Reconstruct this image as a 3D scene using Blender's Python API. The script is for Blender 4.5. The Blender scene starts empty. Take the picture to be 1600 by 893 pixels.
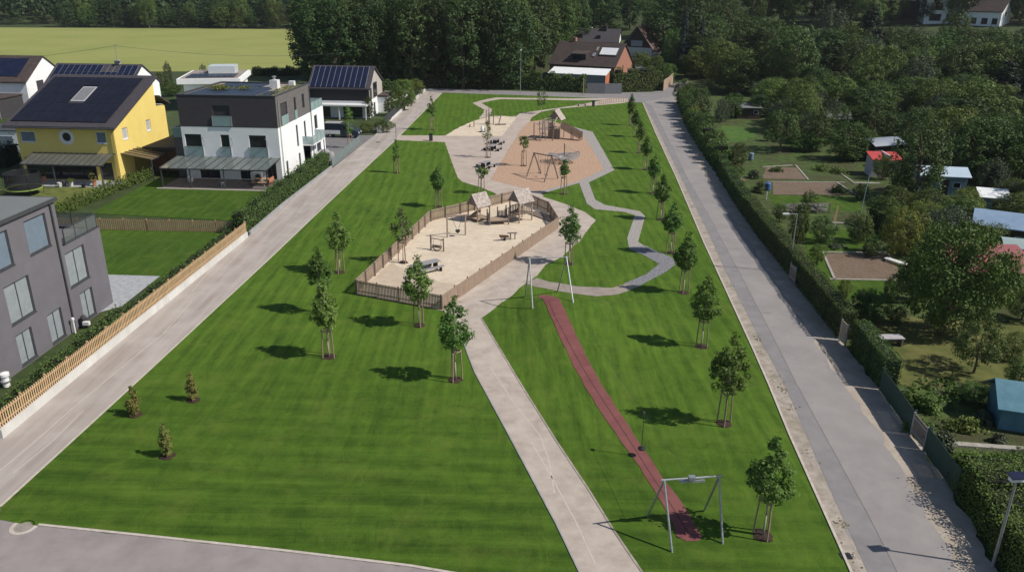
import bpy, bmesh, math, random
import numpy as np
from mathutils import Vector, Matrix, noise, geometry
SC = bpy.context.scene
COL = SC.collection
rnd = random.Random(7)
# ------------------------------------------------------------------ camera model (pixels of the 1600x893 photograph -> world metres)
FOC = 1230.; TH = math.atan(473/FOC); CH = 23.5; RO = math.radians(.545)
_c, _s = math.cos, math.sin
FW = Vector((0, _c(TH), -_s(TH)))
_R0 = Vector((1, 0, 0)); _U0 = Vector((0, _s(TH), _c(TH)))
RT = _c(RO)*_R0+_s(RO)*_U0
UP = -_s(RO)*_R0+_c(RO)*_U0
CAM = Vector((0, 0, CH))
def sm(a, b, x):
    t = min(1, max(0, (x-a)/(b-a))); return t*t*(3-2*t)
def ray(x, y): return FW+RT*((x-800)/FOC)+UP*((446.5-y)/FOC)
def P(x, y, z=0.):
    d = ray(x, y); t = (z-CH)/d.z; return CAM+d*t
def Q(p):
    d = Vector(p)-CAM; a = d.dot(FW); return (800+FOC*d.dot(RT)/a, 446.5-FOC*d.dot(UP)/a)
MC = P(868, 470, .75)
def mound(x, y):
    dx, dy = x-MC.x, y-MC.y
    # a ridge that runs down along the red track towards the camera
    dx -= .0*dy
    a = (dx/(1.9 if dx < 0 else 3.6))**2; b = (dy/(1.15 if dy > 0 else 5.0))**2
    h = .95*math.exp(-.5*(a+b))
    return max(0, h-.03)
def hill(x, y):
    u = .5*x+.85*y
    z = .1*max(0, u-185)*sm(-70, 40, x)
    z += .13*max(0, y-455)*(1-sm(-70, 40, x))
    return z+.02*max(0, x-90)
def ter(x, y): return mound(x, y)+hill(x, y)
def G(px, py):
    """point of the ground seen at a pixel"""
    d = ray(px, py); t = 15.; dt = .6
    while t < 1500:
        p = CAM+d*t
        if p.z < ter(p.x, p.y): break
        t += dt; dt *= 1.004
    lo, hi = t-dt, t
    for _ in range(24):
        m = (lo+hi)/2; p = CAM+d*m
        if p.z < ter(p.x, p.y): hi = m
        else: lo = m
    p = CAM+d*hi; p.z = ter(p.x, p.y); return p
def HT(p, ty):
    """height of an upright thing standing at p whose top is at pixel row ty"""
    lo, hi = 0, 60
    for _ in range(40):
        m = (lo+hi)/2
        if Q((p.x, p.y, p.z+m))[1] > ty: lo = m
        else: hi = m
    return lo
def MPP(p): return (Vector(p)-CAM).dot(FW)/FOC      # metres per photo pixel there
# ------------------------------------------------------------------ materials
def M(name, c1, c2=None, scale=4., rough=.8, bump=0., bscale=None, metal=0., spec=.35, detail=5., stretch=None, rot=0., ramp=(.35, .65), c3=None, s3=.2, f3=.5, alpha=None, bdist=.02):
    m = bpy.data.materials.new(name); m.use_nodes = True
    nt = m.node_tree; N = nt.nodes; L = nt.links
    b = N['Principled BSDF']; out = N['Material Output']
    b.inputs['Roughness'].default_value = rough; b.inputs['Metallic'].default_value = metal
    b.inputs['Specular IOR Level'].default_value = spec
    b.inputs['Base Color'].default_value = (*c1, 1)
    tc = N.new('ShaderNodeTexCoord'); mp = N.new('ShaderNodeMapping')
    L.new(tc.outputs['Object'], mp.inputs['Vector'])
    mp.inputs['Rotation'].default_value[2] = rot
    if stretch: mp.inputs['Scale'].default_value = stretch
    if c2:
        n = N.new('ShaderNodeTexNoise'); n.inputs['Scale'].default_value = scale; n.inputs['Detail'].default_value = detail
        n.inputs['Roughness'].default_value = .65
        L.new(mp.outputs[0], n.inputs['Vector'])
        r = N.new('ShaderNodeValToRGB'); r.color_ramp.elements[0].position = ramp[0]; r.color_ramp.elements[1].position = ramp[1]
        r.color_ramp.elements[0].color = (*c1, 1); r.color_ramp.elements[1].color = (*c2, 1)
        L.new(n.outputs['Fac'], r.inputs['Fac']); col = r.outputs['Color']
        if c3:
            n2 = N.new('ShaderNodeTexNoise'); n2.inputs['Scale'].default_value = s3; n2.inputs['Detail'].default_value = 4
            L.new(tc.outputs['Object'], n2.inputs['Vector'])
            r2 = N.new('ShaderNodeValToRGB'); r2.color_ramp.elements[0].position = .45; r2.color_ramp.elements[1].position = .7
            r2.color_ramp.elements[0].color = (0, 0, 0, 1); r2.color_ramp.elements[1].color = (f3, f3, f3, 1)
            L.new(n2.outputs['Fac'], r2.inputs['Fac'])
            mx = N.new('ShaderNodeMix'); mx.data_type = 'RGBA'
            L.new(r2.outputs['Color'], mx.inputs['Factor']); L.new(col, mx.inputs['A']); mx.inputs['B'].default_value = (*c3, 1)
            col = mx.outputs['Result']
        L.new(col, b.inputs['Base Color'])
    if bump:
        n3 = N.new('ShaderNodeTexNoise'); n3.inputs['Scale'].default_value = bscale or scale*4; n3.inputs['Detail'].default_value = 6
        L.new(mp.outputs[0], n3.inputs['Vector'])
        bp = N.new('ShaderNodeBump'); bp.inputs['Strength'].default_value = bump; bp.inputs['Distance'].default_value = bdist
        L.new(n3.outputs['Fac'], bp.inputs['Height']); L.new(bp.outputs[0], b.inputs['Normal'])
    if alpha is not None:
        t = N.new('ShaderNodeBsdfTransparent'); x = N.new('ShaderNodeMixShader'); x.inputs[0].default_value = alpha
        L.new(t.outputs[0], x.inputs[1]); L.new(b.outputs[0], x.inputs[2]); L.new(x.outputs[0], out.inputs['Surface'])
    return m
def bands(m, axis, period, c, amt=.5, width=.12, rot=0.):
    """thin joints repeated every period metres along an object axis, mixed over the base colour"""
    nt = m.node_tree; N = nt.nodes; L = nt.links; b = N['Principled BSDF']
    tc = N.new('ShaderNodeTexCoord'); mp = N.new('ShaderNodeMapping'); mp.inputs['Rotation'].default_value[2] = rot
    L.new(tc.outputs['Object'], mp.inputs[0]); sp = N.new('ShaderNodeSeparateXYZ'); L.new(mp.outputs[0], sp.inputs[0])
    d = N.new('ShaderNodeMath'); d.operation = 'DIVIDE'; d.inputs[1].default_value = period; L.new(sp.outputs[axis], d.inputs[0])
    f = N.new('ShaderNodeMath'); f.operation = 'FRACT'; L.new(d.outputs[0], f.inputs[0])
    g = N.new('ShaderNodeMath'); g.operation = 'LESS_THAN'; g.inputs[1].default_value = width; L.new(f.outputs[0], g.inputs[0])
    a = N.new('ShaderNodeMath'); a.operation = 'MULTIPLY'; a.inputs[1].default_value = amt; L.new(g.outputs[0], a.inputs[0])
    mx = N.new('ShaderNodeMix'); mx.data_type = 'RGBA'; L.new(a.outputs[0], mx.inputs['Factor'])
    src = b.inputs['Base Color']
    if src.is_linked: L.new(src.links[0].from_socket, mx.inputs['A'])
    else: mx.inputs['A'].default_value = src.default_value
    mx.inputs['B'].default_value = (*c, 1); L.new(mx.outputs['Result'], src)
    return m
def LEAF(name, c1, c2, scale=1.2, tr=.22, vary=.35):
    m = bpy.data.materials.new(name); m.use_nodes = True
    nt = m.node_tree; N = nt.nodes; L = nt.links; b = N['Principled BSDF']; out = N['Material Output']
    b.inputs['Roughness'].default_value = .6; b.inputs['Specular IOR Level'].default_value = .25
    tc = N.new('ShaderNodeTexCoord'); n = N.new('ShaderNodeTexNoise'); n.inputs['Scale'].default_value = scale; n.inputs['Detail'].default_value = 8
    n.inputs['Roughness'].default_value = .8
    L.new(tc.outputs['Object'], n.inputs['Vector'])
    r = N.new('ShaderNodeValToRGB'); r.color_ramp.elements[0].position = .3; r.color_ramp.elements[1].position = .7
    r.color_ramp.elements[0].color = (*c1, 1); r.color_ramp.elements[1].color = (*c2, 1)
    L.new(n.outputs['Fac'], r.inputs['Fac'])
    oi = N.new('ShaderNodeObjectInfo'); mr = N.new('ShaderNodeMapRange'); mr.inputs['To Min'].default_value = 1-vary; mr.inputs['To Max'].default_value = 1+vary
    L.new(oi.outputs['Random'], mr.inputs['Value'])
    hs = N.new('ShaderNodeHueSaturation'); L.new(r.outputs['Color'], hs.inputs['Color']); L.new(mr.outputs[0], hs.inputs['Value'])
    mr2 = N.new('ShaderNodeMapRange'); mr2.inputs['To Min'].default_value = .475; mr2.inputs['To Max'].default_value = .52
    mlt = N.new('ShaderNodeMath'); mlt.operation = 'FRACT'; ml = N.new('ShaderNodeMath'); ml.operation = 'MULTIPLY'; ml.inputs[1].default_value = 7.3
    L.new(oi.outputs['Random'], ml.inputs[0]); L.new(ml.outputs[0], mlt.inputs[0]); L.new(mlt.outputs[0], mr2.inputs['Value']); L.new(mr2.outputs[0], hs.inputs['Hue'])
    L.new(hs.outputs[0], b.inputs['Base Color'])
    t = N.new('ShaderNodeBsdfTranslucent'); L.new(hs.outputs[0], t.inputs['Color'])
    x = N.new('ShaderNodeMixShader'); x.inputs[0].default_value = tr
    L.new(b.outputs[0], x.inputs[1]); L.new(t.outputs[0], x.inputs[2]); L.new(x.outputs[0], out.inputs['Surface'])
    return m
def LAWN(name, dark, lite, yel, stripe=.5):
    m = bpy.data.materials.new(name); m.use_nodes = True
    nt = m.node_tree; N = nt.nodes; L = nt.links; b = N['Principled BSDF']
    b.inputs['Roughness'].default_value = .9; b.inputs['Specular IOR Level'].default_value = .12
    tc = N.new('ShaderNodeTexCoord')
    def nz(scale, detail, st=(1, 1, 1), rot=0, rg=.6, dist=0):
        mp = N.new('ShaderNodeMapping'); mp.inputs['Scale'].default_value = st; mp.inputs['Rotation'].default_value[2] = rot
        L.new(tc.outputs['Object'], mp.inputs[0]); n = N.new('ShaderNodeTexNoise'); n.inputs['Scale'].default_value = scale; n.inputs['Detail'].default_value = detail
        n.inputs['Roughness'].default_value = rg; n.inputs['Distortion'].default_value = dist; L.new(mp.outputs[0], n.inputs[0]); return n.outputs['Fac']
    def ma(op, a, bb):
        k = N.new('ShaderNodeMath'); k.operation = op
        for i, v in enumerate((a, bb)):
            if isinstance(v, (int, float)): k.inputs[i].default_value = v
            else: L.new(v, k.inputs[i])
        return k.outputs[0]
    def wave(rot, sc, dist):
        mp = N.new('ShaderNodeMapping'); mp.inputs['Rotation'].default_value[2] = rot; L.new(tc.outputs['Object'], mp.inputs[0])
        w = N.new('ShaderNodeTexWave'); w.wave_profile = 'SIN'; w.inputs['Scale'].default_value = sc; w.inputs['Distortion'].default_value = dist
        w.inputs['Detail'].default_value = 3; w.inputs['Detail Scale'].default_value = .12; L.new(mp.outputs[0], w.inputs[0]); return w.outputs['Fac']
    patch = nz(.11, 5, rg=.65); mott = nz(.8, 9, (1, .6, 1), .35, .72, 1.6); fine = nz(16, 5, (1, .6, 1), 0, .8)
    s1 = nz(3.0, 5, (1, .07, 1), -.06); s2 = nz(3.0, 5, (.07, 1, 1), .1, .6, .5)
    sel = N.new('ShaderNodeMapRange'); sx = N.new('ShaderNodeSeparateXYZ'); L.new(tc.outputs['Object'], sx.inputs[0]); L.new(ma('ADD', sx.outputs['Y'], ma('ADD', ma('MULTIPLY', nz(.07, 2), 26), ma('MULTIPLY', sx.outputs['X'], .35))), sel.inputs['Value']); sel.inputs['From Min'].default_value = 58; sel.inputs['From Max'].default_value = 43
    wsel = N.new('ShaderNodeMix'); L.new(sel.outputs[0], wsel.inputs['Factor'])
    L.new(ma('ADD', ma('MULTIPLY', wave(-.05, .27, 3.5), .17), ma('MULTIPLY', s1, 1.25)), wsel.inputs['A'])
    L.new(ma('ADD', ma('MULTIPLY', wave(1.67, .2, 4.5), .23), ma('MULTIPLY', s2, .85)), wsel.inputs['B'])
    v = ma('ADD', ma('MULTIPLY', wsel.outputs['Result'], stripe), ma('MULTIPLY', patch, .28))
    v = ma('ADD', v, ma('MULTIPLY', mott, .50)); v = ma('ADD', v, ma('MULTIPLY', fine, .42))
    r = N.new('ShaderNodeValToRGB'); e = r.color_ramp.elements
    e[0].position = .58; e[0].color = (*dark, 1); e[1].position = .95; e[1].color = (*lite, 1)
    vv = ma('MULTIPLY', v, .83+.0*stripe) if stripe > .3 else ma('ADD', v, .12)
    L.new(vv, r.inputs['Fac'])
    mx = N.new('ShaderNodeMix'); mx.data_type = 'RGBA'; yp = N.new('ShaderNodeMapRange'); L.new(nz(.33, 7, rg=.7), yp.inputs['Value'])
    yp.inputs['From Min'].default_value = .5; yp.inputs['From Max'].default_value = .78; yp.inputs['To Max'].default_value = .6
    L.new(yp.outputs[0], mx.inputs['Factor']); L.new(r.outputs[0], mx.inputs['A']); mx.inputs['B'].default_value = (*yel, 1)
    L.new(mx.outputs['Result'], b.inputs['Base Color'])
    bp = N.new('ShaderNodeBump'); bp.inputs['Strength'].default_value = .8; bp.inputs['Distance'].default_value = .06
    L.new(ma('ADD', ma('MULTIPLY', fine, .7), mott), bp.inputs['Height']); L.new(bp.outputs[0], b.inputs['Normal'])
    return m
m_lawn = LAWN('park lawn', (.027, .062, .007), (.100, .182, .020), (.140, .185, .032), .5)
m_lawn2 = LAWN('garden lawn', (.032, .070, .008), (.085, .155, .020), (.12, .16, .03), .35)
m_rough = M('rough garden grass', (.028, .052, .010), (.080, .120, .026), 1.2, .95, .9, 6, c3=(.055, .045, .022), s3=.25, f3=.8, bdist=.1)
m_ground = M('meadow ground', (.022, .042, .009), (.05, .075, .02), .5, .95, .5, 5, c3=(.06, .05, .025), s3=.06)
m_field = M('cereal field', (.235, .255, .068), (.30, .305, .092), .6, .95, .4, 3, stretch=(.16, 1.6, 1), rot=.05, c3=(.20, .235, .055), s3=.035, f3=.7)
m_path = M('bound gravel path', (.35, .295, .255), (.46, .395, .345), 1.1, .9, .5, 40, c3=(.53, .465, .41), s3=.45, f3=.55)
m_path2 = M('paved plaza', (.38, .31, .265), (.46, .385, .335), .7, .9, .3, 30, c3=(.50, .43, .38), s3=.3)
m_paver = M('grey block paving', (.24, .22, .21), (.40, .37, .35), 5, .85, .6, 9, ramp=(.4, .6))
m_slate = M('dark cobble paving', (.12, .12, .135), (.26, .26, .28), 6, .85, .6, 10, ramp=(.4, .6))
m_road = M('worn light asphalt', (.238, .222, .220), (.292, .272, .267), .5, .9, .4, 60, c3=(.31, .285, .275), s3=.12)
m_road2 = M('older grey asphalt', (.198, .187, .192), (.242, .228, .232), .8, .9, .4, 60, c3=(.26, .245, .245), s3=.2)
m_lane = M('concrete lane', (.305, .262, .238), (.405, .36, .33), .9, .9, .3, 40, stretch=(1.6, .09, 1), rot=-.05, c3=(.46, .42, .395), s3=.35, f3=.6)
m_kerb = M('pale kerb stone', (.42, .37, .32), (.54, .49, .44), 3, .9, .3, 20)
m_shoul = M('stony shoulder', (.27, .23, .195), (.43, .375, .325), 1.6, .95, .8, 14, c3=(.20, .175, .125), s3=.7, f3=.6)
m_verge = M('sandy verge', (.34, .285, .235), (.44, .385, .33), .9, .95, .6, 12, c3=(.22, .19, .15), s3=.5)
m_sand = M('play sand', (.57, .475, .365), (.67, .575, .455), 1.3, .95, .8, 7, c3=(.50, .415, .315), s3=.35, f3=.55, bdist=.06)
m_sand2 = M('trodden sand', (.45, .365, .28), (.52, .43, .34), 1.1, .95, .5, 9)
m_chip = M('bark chips', (.33, .20, .13), (.55, .385, .28), 5, .95, 1., 14, ramp=(.38, .62), c3=(.43, .27, .18), s3=.3, bdist=.05)
m_red = M('red rubber track', (.160, .053, .051), (.205, .073, .071), 1.5, .85, .4, 60, c3=(.225, .09, .08), s3=.4)
m_soil = M('garden soil', (.125, .09, .064), (.205, .15, .11), 4, .95, 1., 9, c3=(.12, .08, .05), s3=.6, bdist=.06)
m_mulch = M('dark mulch', (.022, .013, .010), (.06, .036, .026), 9, .95, 1., 14)
m_slab = M('patio slabs', (.30, .31, .33), (.42, .43, .45), 2.5, .8, .3, 20)
m_deck = M('dark decking', (.10, .085, .085), (.16, .14, .135), 2, .8, .2, 20, stretch=(.3, 4, 1))
m_white = M('white render', (.80, .81, .82), (.86, .87, .88), .6, .85, .15, 40, detail=3)
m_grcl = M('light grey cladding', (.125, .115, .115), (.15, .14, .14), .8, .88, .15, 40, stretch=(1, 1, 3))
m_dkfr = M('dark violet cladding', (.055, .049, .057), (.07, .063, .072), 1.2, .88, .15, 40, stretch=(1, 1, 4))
m_yellow = M('yellow render', (.76, .59, .175), (.80, .63, .20), .6, .85, .12, 40)
m_grey = M('lilac grey render', (.138, .13, .148), (.158, .15, .168), .7, .88, .15, 40)
m_brown = M('brown grey render', (.115, .10, .102), (.14, .125, .127), .8, .88, .15, 40, stretch=(1, 1, 3))
m_dkclad = M('dark cladding', (.042, .038, .045), (.06, .055, .062), 2, .8, .2, 12, stretch=(.3, .3, 6))
m_black = M('near black board', (.012, .012, .014), (.02, .02, .023), 3, .6, .1)
m_tile = M('dark roof tiles', (.05, .045, .052), (.075, .068, .078), 3, .7, .5, 8)
bands(m_tile, 'Z', .17, (.02, .018, .022), .7, .18)
m_tileb = M('brown roof tiles', (.058, .042, .040), (.095, .070, .064), 1.5, .8, .6, 8, c3=(.05, .045, .035), s3=.3)
bands(m_tileb, 'Z', .22, (.03, .022, .02), .6, .2)
m_pv = M('solar panel', (.009, .012, .034), (.014, .019, .05), .9, .33, 0, spec=.28, detail=2)
m_pv2 = M('black solar panel', (.010, .0095, .017), (.015, .0145, .024), .9, .3, 0, spec=.3, detail=2)
m_alu = M('aluminium', (.55, .56, .58), (.63, .64, .66), 4, .35, .0, metal=.7)
m_steel = M('galvanised steel', (.33, .345, .36), (.45, .465, .48), 7, .42, .1, metal=.6)
m_anth = M('anthracite metal', (.05, .053, .058), (.065, .068, .073), 4, .5)
m_glass = M('window glass', (.020, .024, .030), (.03, .034, .042), .4, .06, 0, spec=.6, detail=1)
m_bal = M('frosted balcony glass', (.30, .42, .43), (.34, .46, .47), .7, .15, 0, spec=.5, alpha=.72)
m_perg = M('pergola glass', (.17, .20, .195), (.22, .25, .24), .4, .12, 0, spec=.6, alpha=.62)
m_blind = M('grey blind', (.27, .30, .32), (.33, .36, .38), 2, .5, 0, stretch=(1, 1, 1))
bands(m_blind, 'Z', .085, (.12, .14, .155), .7, .3)
m_blindb = M('blue grey blind', (.16, .21, .27), (.20, .25, .32), 2, .5)
bands(m_blindb, 'Z', .085, (.07, .10, .14), .7, .3)
m_shut = M('pale shutter', (.40, .40, .43), (.46, .46, .49), 3, .6)
m_frame = M('white frame', (.70, .70, .70), (.78, .78, .78), 2, .5)
m_conc = M('pale concrete', (.52, .51, .49), (.64, .63, .61), .9, .9, .4, 18, c3=(.45, .44, .41), s3=.5, stretch=(1, 1, .4))
m_gconc = M('grey concrete', (.26, .26, .265), (.34, .34, .345), 1.4, .9, .4, 16)
m_gravel = M('roof gravel', (.20, .17, .15), (.36, .31, .28), 8, .95, .6, 14)
m_flat = M('grey roofing', (.155, .165, .165), (.19, .20, .20), .4, .75, .15, 6, c3=(.13, .14, .14), s3=.2)
m_wood = M('larch slats', (.36, .225, .13), (.50, .335, .215), 3, .8, .3, 20, stretch=(2, 2, .3))
m_woodg = M('weathered larch', (.29, .21, .155), (.41, .31, .235), 3, .85, .3, 20, stretch=(2, 2, .3))
m_woodd = M('grey old wood', (.16, .13, .11), (.25, .205, .175), 3, .85, .3, 20, stretch=(2, 2, .3))
m_shing = M('wooden shingles', (.28, .235, .21), (.46, .40, .37), 4, .85, .5, 12, ramp=(.4, .6))
m_fort = M('picket softwood', (.47, .315, .17), (.58, .41, .25), 2.5, .8, .2, 20, stretch=(2, 2, .3))
m_stake = M('stake wood', (.24, .17, .115), (.36, .27, .19), 4, .85, .2, 20, stretch=(2, 2, .3))
m_bark = M('tree bark', (.12, .085, .06), (.20, .15, .11), 6, .95, .8, 12)
m_barkp = M('pale young bark', (.30, .26, .21), (.42, .38, .32), 6, .9, .4, 12)
m_tblack = M('black steel', (.016, .016, .018), (.024, .024, .027), 3, .5)
m_tgrey = M('grey slat top', (.24, .235, .24), (.31, .305, .31), 4, .7, stretch=(.4, 6, 1))
m_brick = M('red brick', (.30, .135, .09), (.39, .19, .135), 5, .9, .4, 14)
bands(m_brick, 'Z', .15, (.34, .24, .20), .4, .15)
m_wmetal = M('white sheet roof', (.72, .73, .75), (.80, .81, .82), .7, .55, 0)
m_gclad = M('grey blue sheet', (.24, .27, .31), (.29, .32, .36), .5, .6)
m_redroof = M('red sheet roof', (.42, .055, .050), (.50, .075, .068), 1.5, .55)
m_redtile = M('dull red roofing', (.27, .085, .095), (.32, .11, .12), 2.5, .8, .5, 10)
m_blueroof = M('blue grey sheet roof', (.20, .29, .42), (.25, .34, .47), .8, .5)
m_teal = M('teal tarpaulin', (.06, .17, .23), (.10, .23, .30), .9, .5, .4, 3)
m_hut = M('pale hut boards', (.38, .36, .38), (.46, .44, .46), 2, .8)
m_hutb = M('blue hut boards', (.17, .26, .33), (.22, .31, .38), 2, .8)
m_hutd = M('dark hut boards', (.05, .035, .03), (.075, .055, .045), 2, .8, stretch=(3, 3, .3))
m_pole = M('grey lamp pole', (.30, .31, .32), (.36, .37, .38), 3, .5, metal=.4)
m_lampw = M('lamp glass', (.75, .76, .78), (.8, .81, .83), 3, .3)
m_navy = M('dark blue paint', (.015, .024, .045), (.018, .029, .052), .6, .28, spec=.6)
m_tyre = M('rubber', (.015, .015, .016), (.022, .022, .023), 4, .9)
m_netd = M('dark netting', (.012, .013, .016), (.02, .021, .024), 3, .8, alpha=.78)
m_rope = M('grey rope', (.22, .225, .235), (.32, .325, .34), 9, .8)
m_terra = M('terracotta', (.42, .17, .085), (.5, .22, .12), 4, .85)
m_bluebar = M('blue plastic', (.04, .11, .33), (.055, .14, .38), 2, .45)
m_gfence = M('green fence mesh', (.022, .055, .045), (.032, .075, .06), 3, .7)
m_plank = M('pale bed edging', (.26, .24, .21), (.38, .355, .31), 2, .9, .2, 12)
m_stone = M('pale stones', (.48, .46, .43), (.60, .58, .55), 6, .9, .6, 9)
# foliage
f_young = LEAF('young maple leaves', (.050, .112, .018), (.185, .29, .07), 2.2, .36, .25)
f_pale = LEAF('pale thin leaves', (.06, .10, .03), (.14, .19, .06), 2.2, .25, .1)
f_gold = LEAF('bronze green leaves', (.115, .125, .028), (.27, .27, .075), 3., .22, .15)
f_dark = LEAF('dark wood leaves', (.020, .043, .012), (.070, .118, .032), .35, .2, .3)
f_mid = LEAF('broad wood leaves', (.034, .072, .015), (.112, .175, .040), .4, .22, .3)
f_lite = LEAF('light garden leaves', (.055, .10, .018), (.165, .23, .05), .6, .22, .2)
f_olive = LEAF('olive garden leaves', (.042, .074, .019), (.112, .165, .045), .6, .2, .2)
f_grey = LEAF('grey green leaves', (.042, .06, .032), (.11, .14, .08), .8, .18, .15)
f_blue = LEAF('blue spruce needles', (.018, .030, .034), (.045, .066, .07), .7, .1, .15)
f_con = LEAF('dark conifer needles', (.009, .018, .009), (.026, .042, .019), .7, .1, .2)
f_hedge = LEAF('clipped hedge leaves', (.018, .042, .008), (.14, .21, .05), 1.5, .2, .1)
f_thuja = LEAF('thuja sprays', (.04, .085, .014), (.125, .19, .038), 1.2, .15, .1)
f_yel = LEAF('yellow green leaves', (.10, .125, .02), (.24, .25, .055), .9, .22, .1)
f_reed = LEAF('dry grass', (.14, .15, .06), (.26, .26, .12), .9, .22, .1)
# ------------------------------------------------------------------ mesh helpers
class MB:
    def __init__(s): s.v = []; s.f = []
    def add(s, vs, fs):
        k = len(s.v); s.v += [tuple(v) for v in vs]; s.f += [tuple(i+k for i in f) for f in fs]; return s
    def poly(s, pts): return s.add(pts, [tuple(range(len(pts)))])
    def hexa(s, p):   # 4 bottom, 4 top
        return s.add(p, [(3, 2, 1, 0), (4, 5, 6, 7), (0, 1, 5, 4), (1, 2, 6, 5), (2, 3, 7, 6), (3, 0, 4, 7)])
    def box(s, x0, y0, z0, x1, y1, z1):
        return s.hexa([(x0, y0, z0), (x1, y0, z0), (x1, y1, z0), (x0, y1, z0), (x0, y0, z1), (x1, y0, z1), (x1, y1, z1), (x0, y1, z1)])
    def beam(s, p, q, w, h, up=(0, 0, 1)):
        p = Vector(p); q = Vector(q); d = (q-p).normalized(); u = Vector(up)
        if abs(d.dot(u)) > .98: u = Vector((0, 1, 0))
        a = d.cross(u).normalized()*w/2; b = a.cross(d).normalized()*h/2
        return s.hexa([p-a-b, p+a-b, q+a-b, q-a-b, p-a+b, p+a+b, q+a+b, q-a+b])
    def tube(s, p, q, r0, r1=None, n=8):
        r1 = r0 if r1 is None else r1
        p = Vector(p); q = Vector(q); d = (q-p).normalized(); u = Vector((0, 0, 1)) if abs(d.z) < .9 else Vector((1, 0, 0))
        a = d.cross(u).normalized(); b = a.cross(d)
        vs = [p+(a*math.cos(2*math.pi*i/n)+b*math.sin(2*math.pi*i/n))*r0 for i in range(n)]+[q+(a*math.cos(2*math.pi*i/n)+b*math.sin(2*math.pi*i/n))*r1 for i in range(n)]
        return s.add(vs, [(i, (i+1) % n, n+(i+1) % n, n+i) for i in range(n)]+[tuple(range(n))[::-1], tuple(range(n, 2*n))])
    def path(s, pts, r, n=6):
        for a, b in zip(pts, pts[1:]): s.tube(a, b, r, r, n)
        return s
    def lathe(s, prof, n=20, c=(0, 0, 0)):
        vs = []; fs = []
        for r, z in prof:
            for i in range(n): vs.append((c[0]+r*math.cos(2*math.pi*i/n), c[1]+r*math.sin(2*math.pi*i/n), c[2]+z))
        for j in range(len(prof)-1):
            for i in range(n): fs.append((j*n+i, j*n+(i+1) % n, (j+1)*n+(i+1) % n, (j+1)*n+i))
        fs.append(tuple(range(n))[::-1]); fs.append(tuple(range((len(prof)-1)*n, len(prof)*n)))
        return s.add(vs, fs)
    def prism(s, pts, z0, z1):
        n = len(pts); vs = [(p[0], p[1], z0) for p in pts]+[(p[0], p[1], z1) for p in pts]
        return s.add(vs, [tuple(range(n))[::-1], tuple(range(n, 2*n))]+[(i, (i+1) % n, n+(i+1) % n, n+i) for i in range(n)])
    def build(s, name, mat, parent=None, origin=None, smooth=False, bevel=0):
        if origin is not None:
            o = Vector(origin); s.v = [tuple(Vector(v)-o) for v in s.v]
        me = bpy.data.meshes.new(name); me.from_pydata(s.v, [], s.f)
        bm = bmesh.new(); bm.from_mesh(me); bmesh.ops.recalc_face_normals(bm, faces=bm.faces); bm.to_mesh(me); bm.free()
        me.materials.append(mat)
        if smooth: me.polygons.foreach_set('use_smooth', [True]*len(me.polygons))
        ob = bpy.data.objects.new(name, me); COL.objects.link(ob)
        if origin is not None: ob.location = origin
        if parent: ob.parent = parent
        if bevel:
            b = ob.modifiers.new('bevel', 'BEVEL'); b.width = bevel; b.segments = 2
        return ob
def tag(o, label=None, cat=None, group=None, kind=None):
    if label: o['label'] = label
    if cat: o['category'] = cat
    if group: o['group'] = group
    if kind: o['kind'] = kind
    return o
def thing(name, label, cat, loc, rz=0, group=None):
    o = bpy.data.objects.new(name, None); COL.objects.link(o); o.empty_display_size = .3
    o.location = loc; o.rotation_euler = (0, 0, rz); return tag(o, label, cat, group)
KIDS = {}
def dup(root, loc, rz=None, label=None, group=None, sc=None):
    r = root.copy(); COL.objects.link(r); r.location = loc
    if rz is not None: r.rotation_euler = (0, 0, rz)
    if sc is not None: r.scale = (sc,)*3 if not isinstance(sc, tuple) else sc
    if label: r['label'] = label
    if group: r['group'] = group
    for ch in list(root.children):
        c = ch.copy(); COL.objects.link(c); c.parent = r
        for g in ch.children:
            d = g.copy(); COL.objects.link(d); d.parent = c
    return r
def leaves(name, pts, nrm, size, mat, parent=None, loc=None, asp=.75):
    n = len(pts); r = np.random.default_rng(n)
    nrm = nrm/np.maximum(1e-6, np.linalg.norm(nrm, axis=1))[:, None]
    t = np.cross(nrm, r.normal(size=(n, 3))); t /= np.maximum(1e-6, np.linalg.norm(t, axis=1))[:, None]
    b = np.cross(nrm, t); s = (size*r.uniform(.6, 1.35, n) if np.isscalar(size) else size)[:, None]*.5
    V = np.empty((n, 4, 3)); V[:, 0] = pts-t*s; V[:, 1] = pts-b*s*asp; V[:, 2] = pts+t*s; V[:, 3] = pts+b*s*asp
    me = bpy.data.meshes.new(name); me.vertices.add(4*n); me.vertices.foreach_set('co', V.reshape(-1).astype(np.float32))
    me.loops.add(4*n); me.loops.foreach_set('vertex_index', np.arange(4*n, dtype=np.int32))
    me.polygons.add(n); me.polygons.foreach_set('loop_start', np.arange(0, 4*n, 4, dtype=np.int32))
    me.update(calc_edges=True); me.materials.append(mat)
    ob = bpy.data.objects.new(name, me); COL.objects.link(ob)
    if parent: ob.parent = parent
    if loc is not None: ob.location = loc
    return ob
def env_round(t): return math.sin(math.pi*(.1+.82*t))**.6
def env_young(t): return (.5+1.6*t) if t < .3 else max(.06, (1-(t-.3)/.72))**.8*.98
def env_cone(t): return max(.03, 1-t)**.9
def env_bush(t): return math.sqrt(max(0.02, 1-t*t*.95))
def env_col(t): return .75+.25*math.sin(math.pi*t) if t < .75 else max(.08, 1-(t-.75)/.27)
def env_weep(t): return (.9 if t < .6 else max(.1, 1-(t-.6)/.42))
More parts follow.
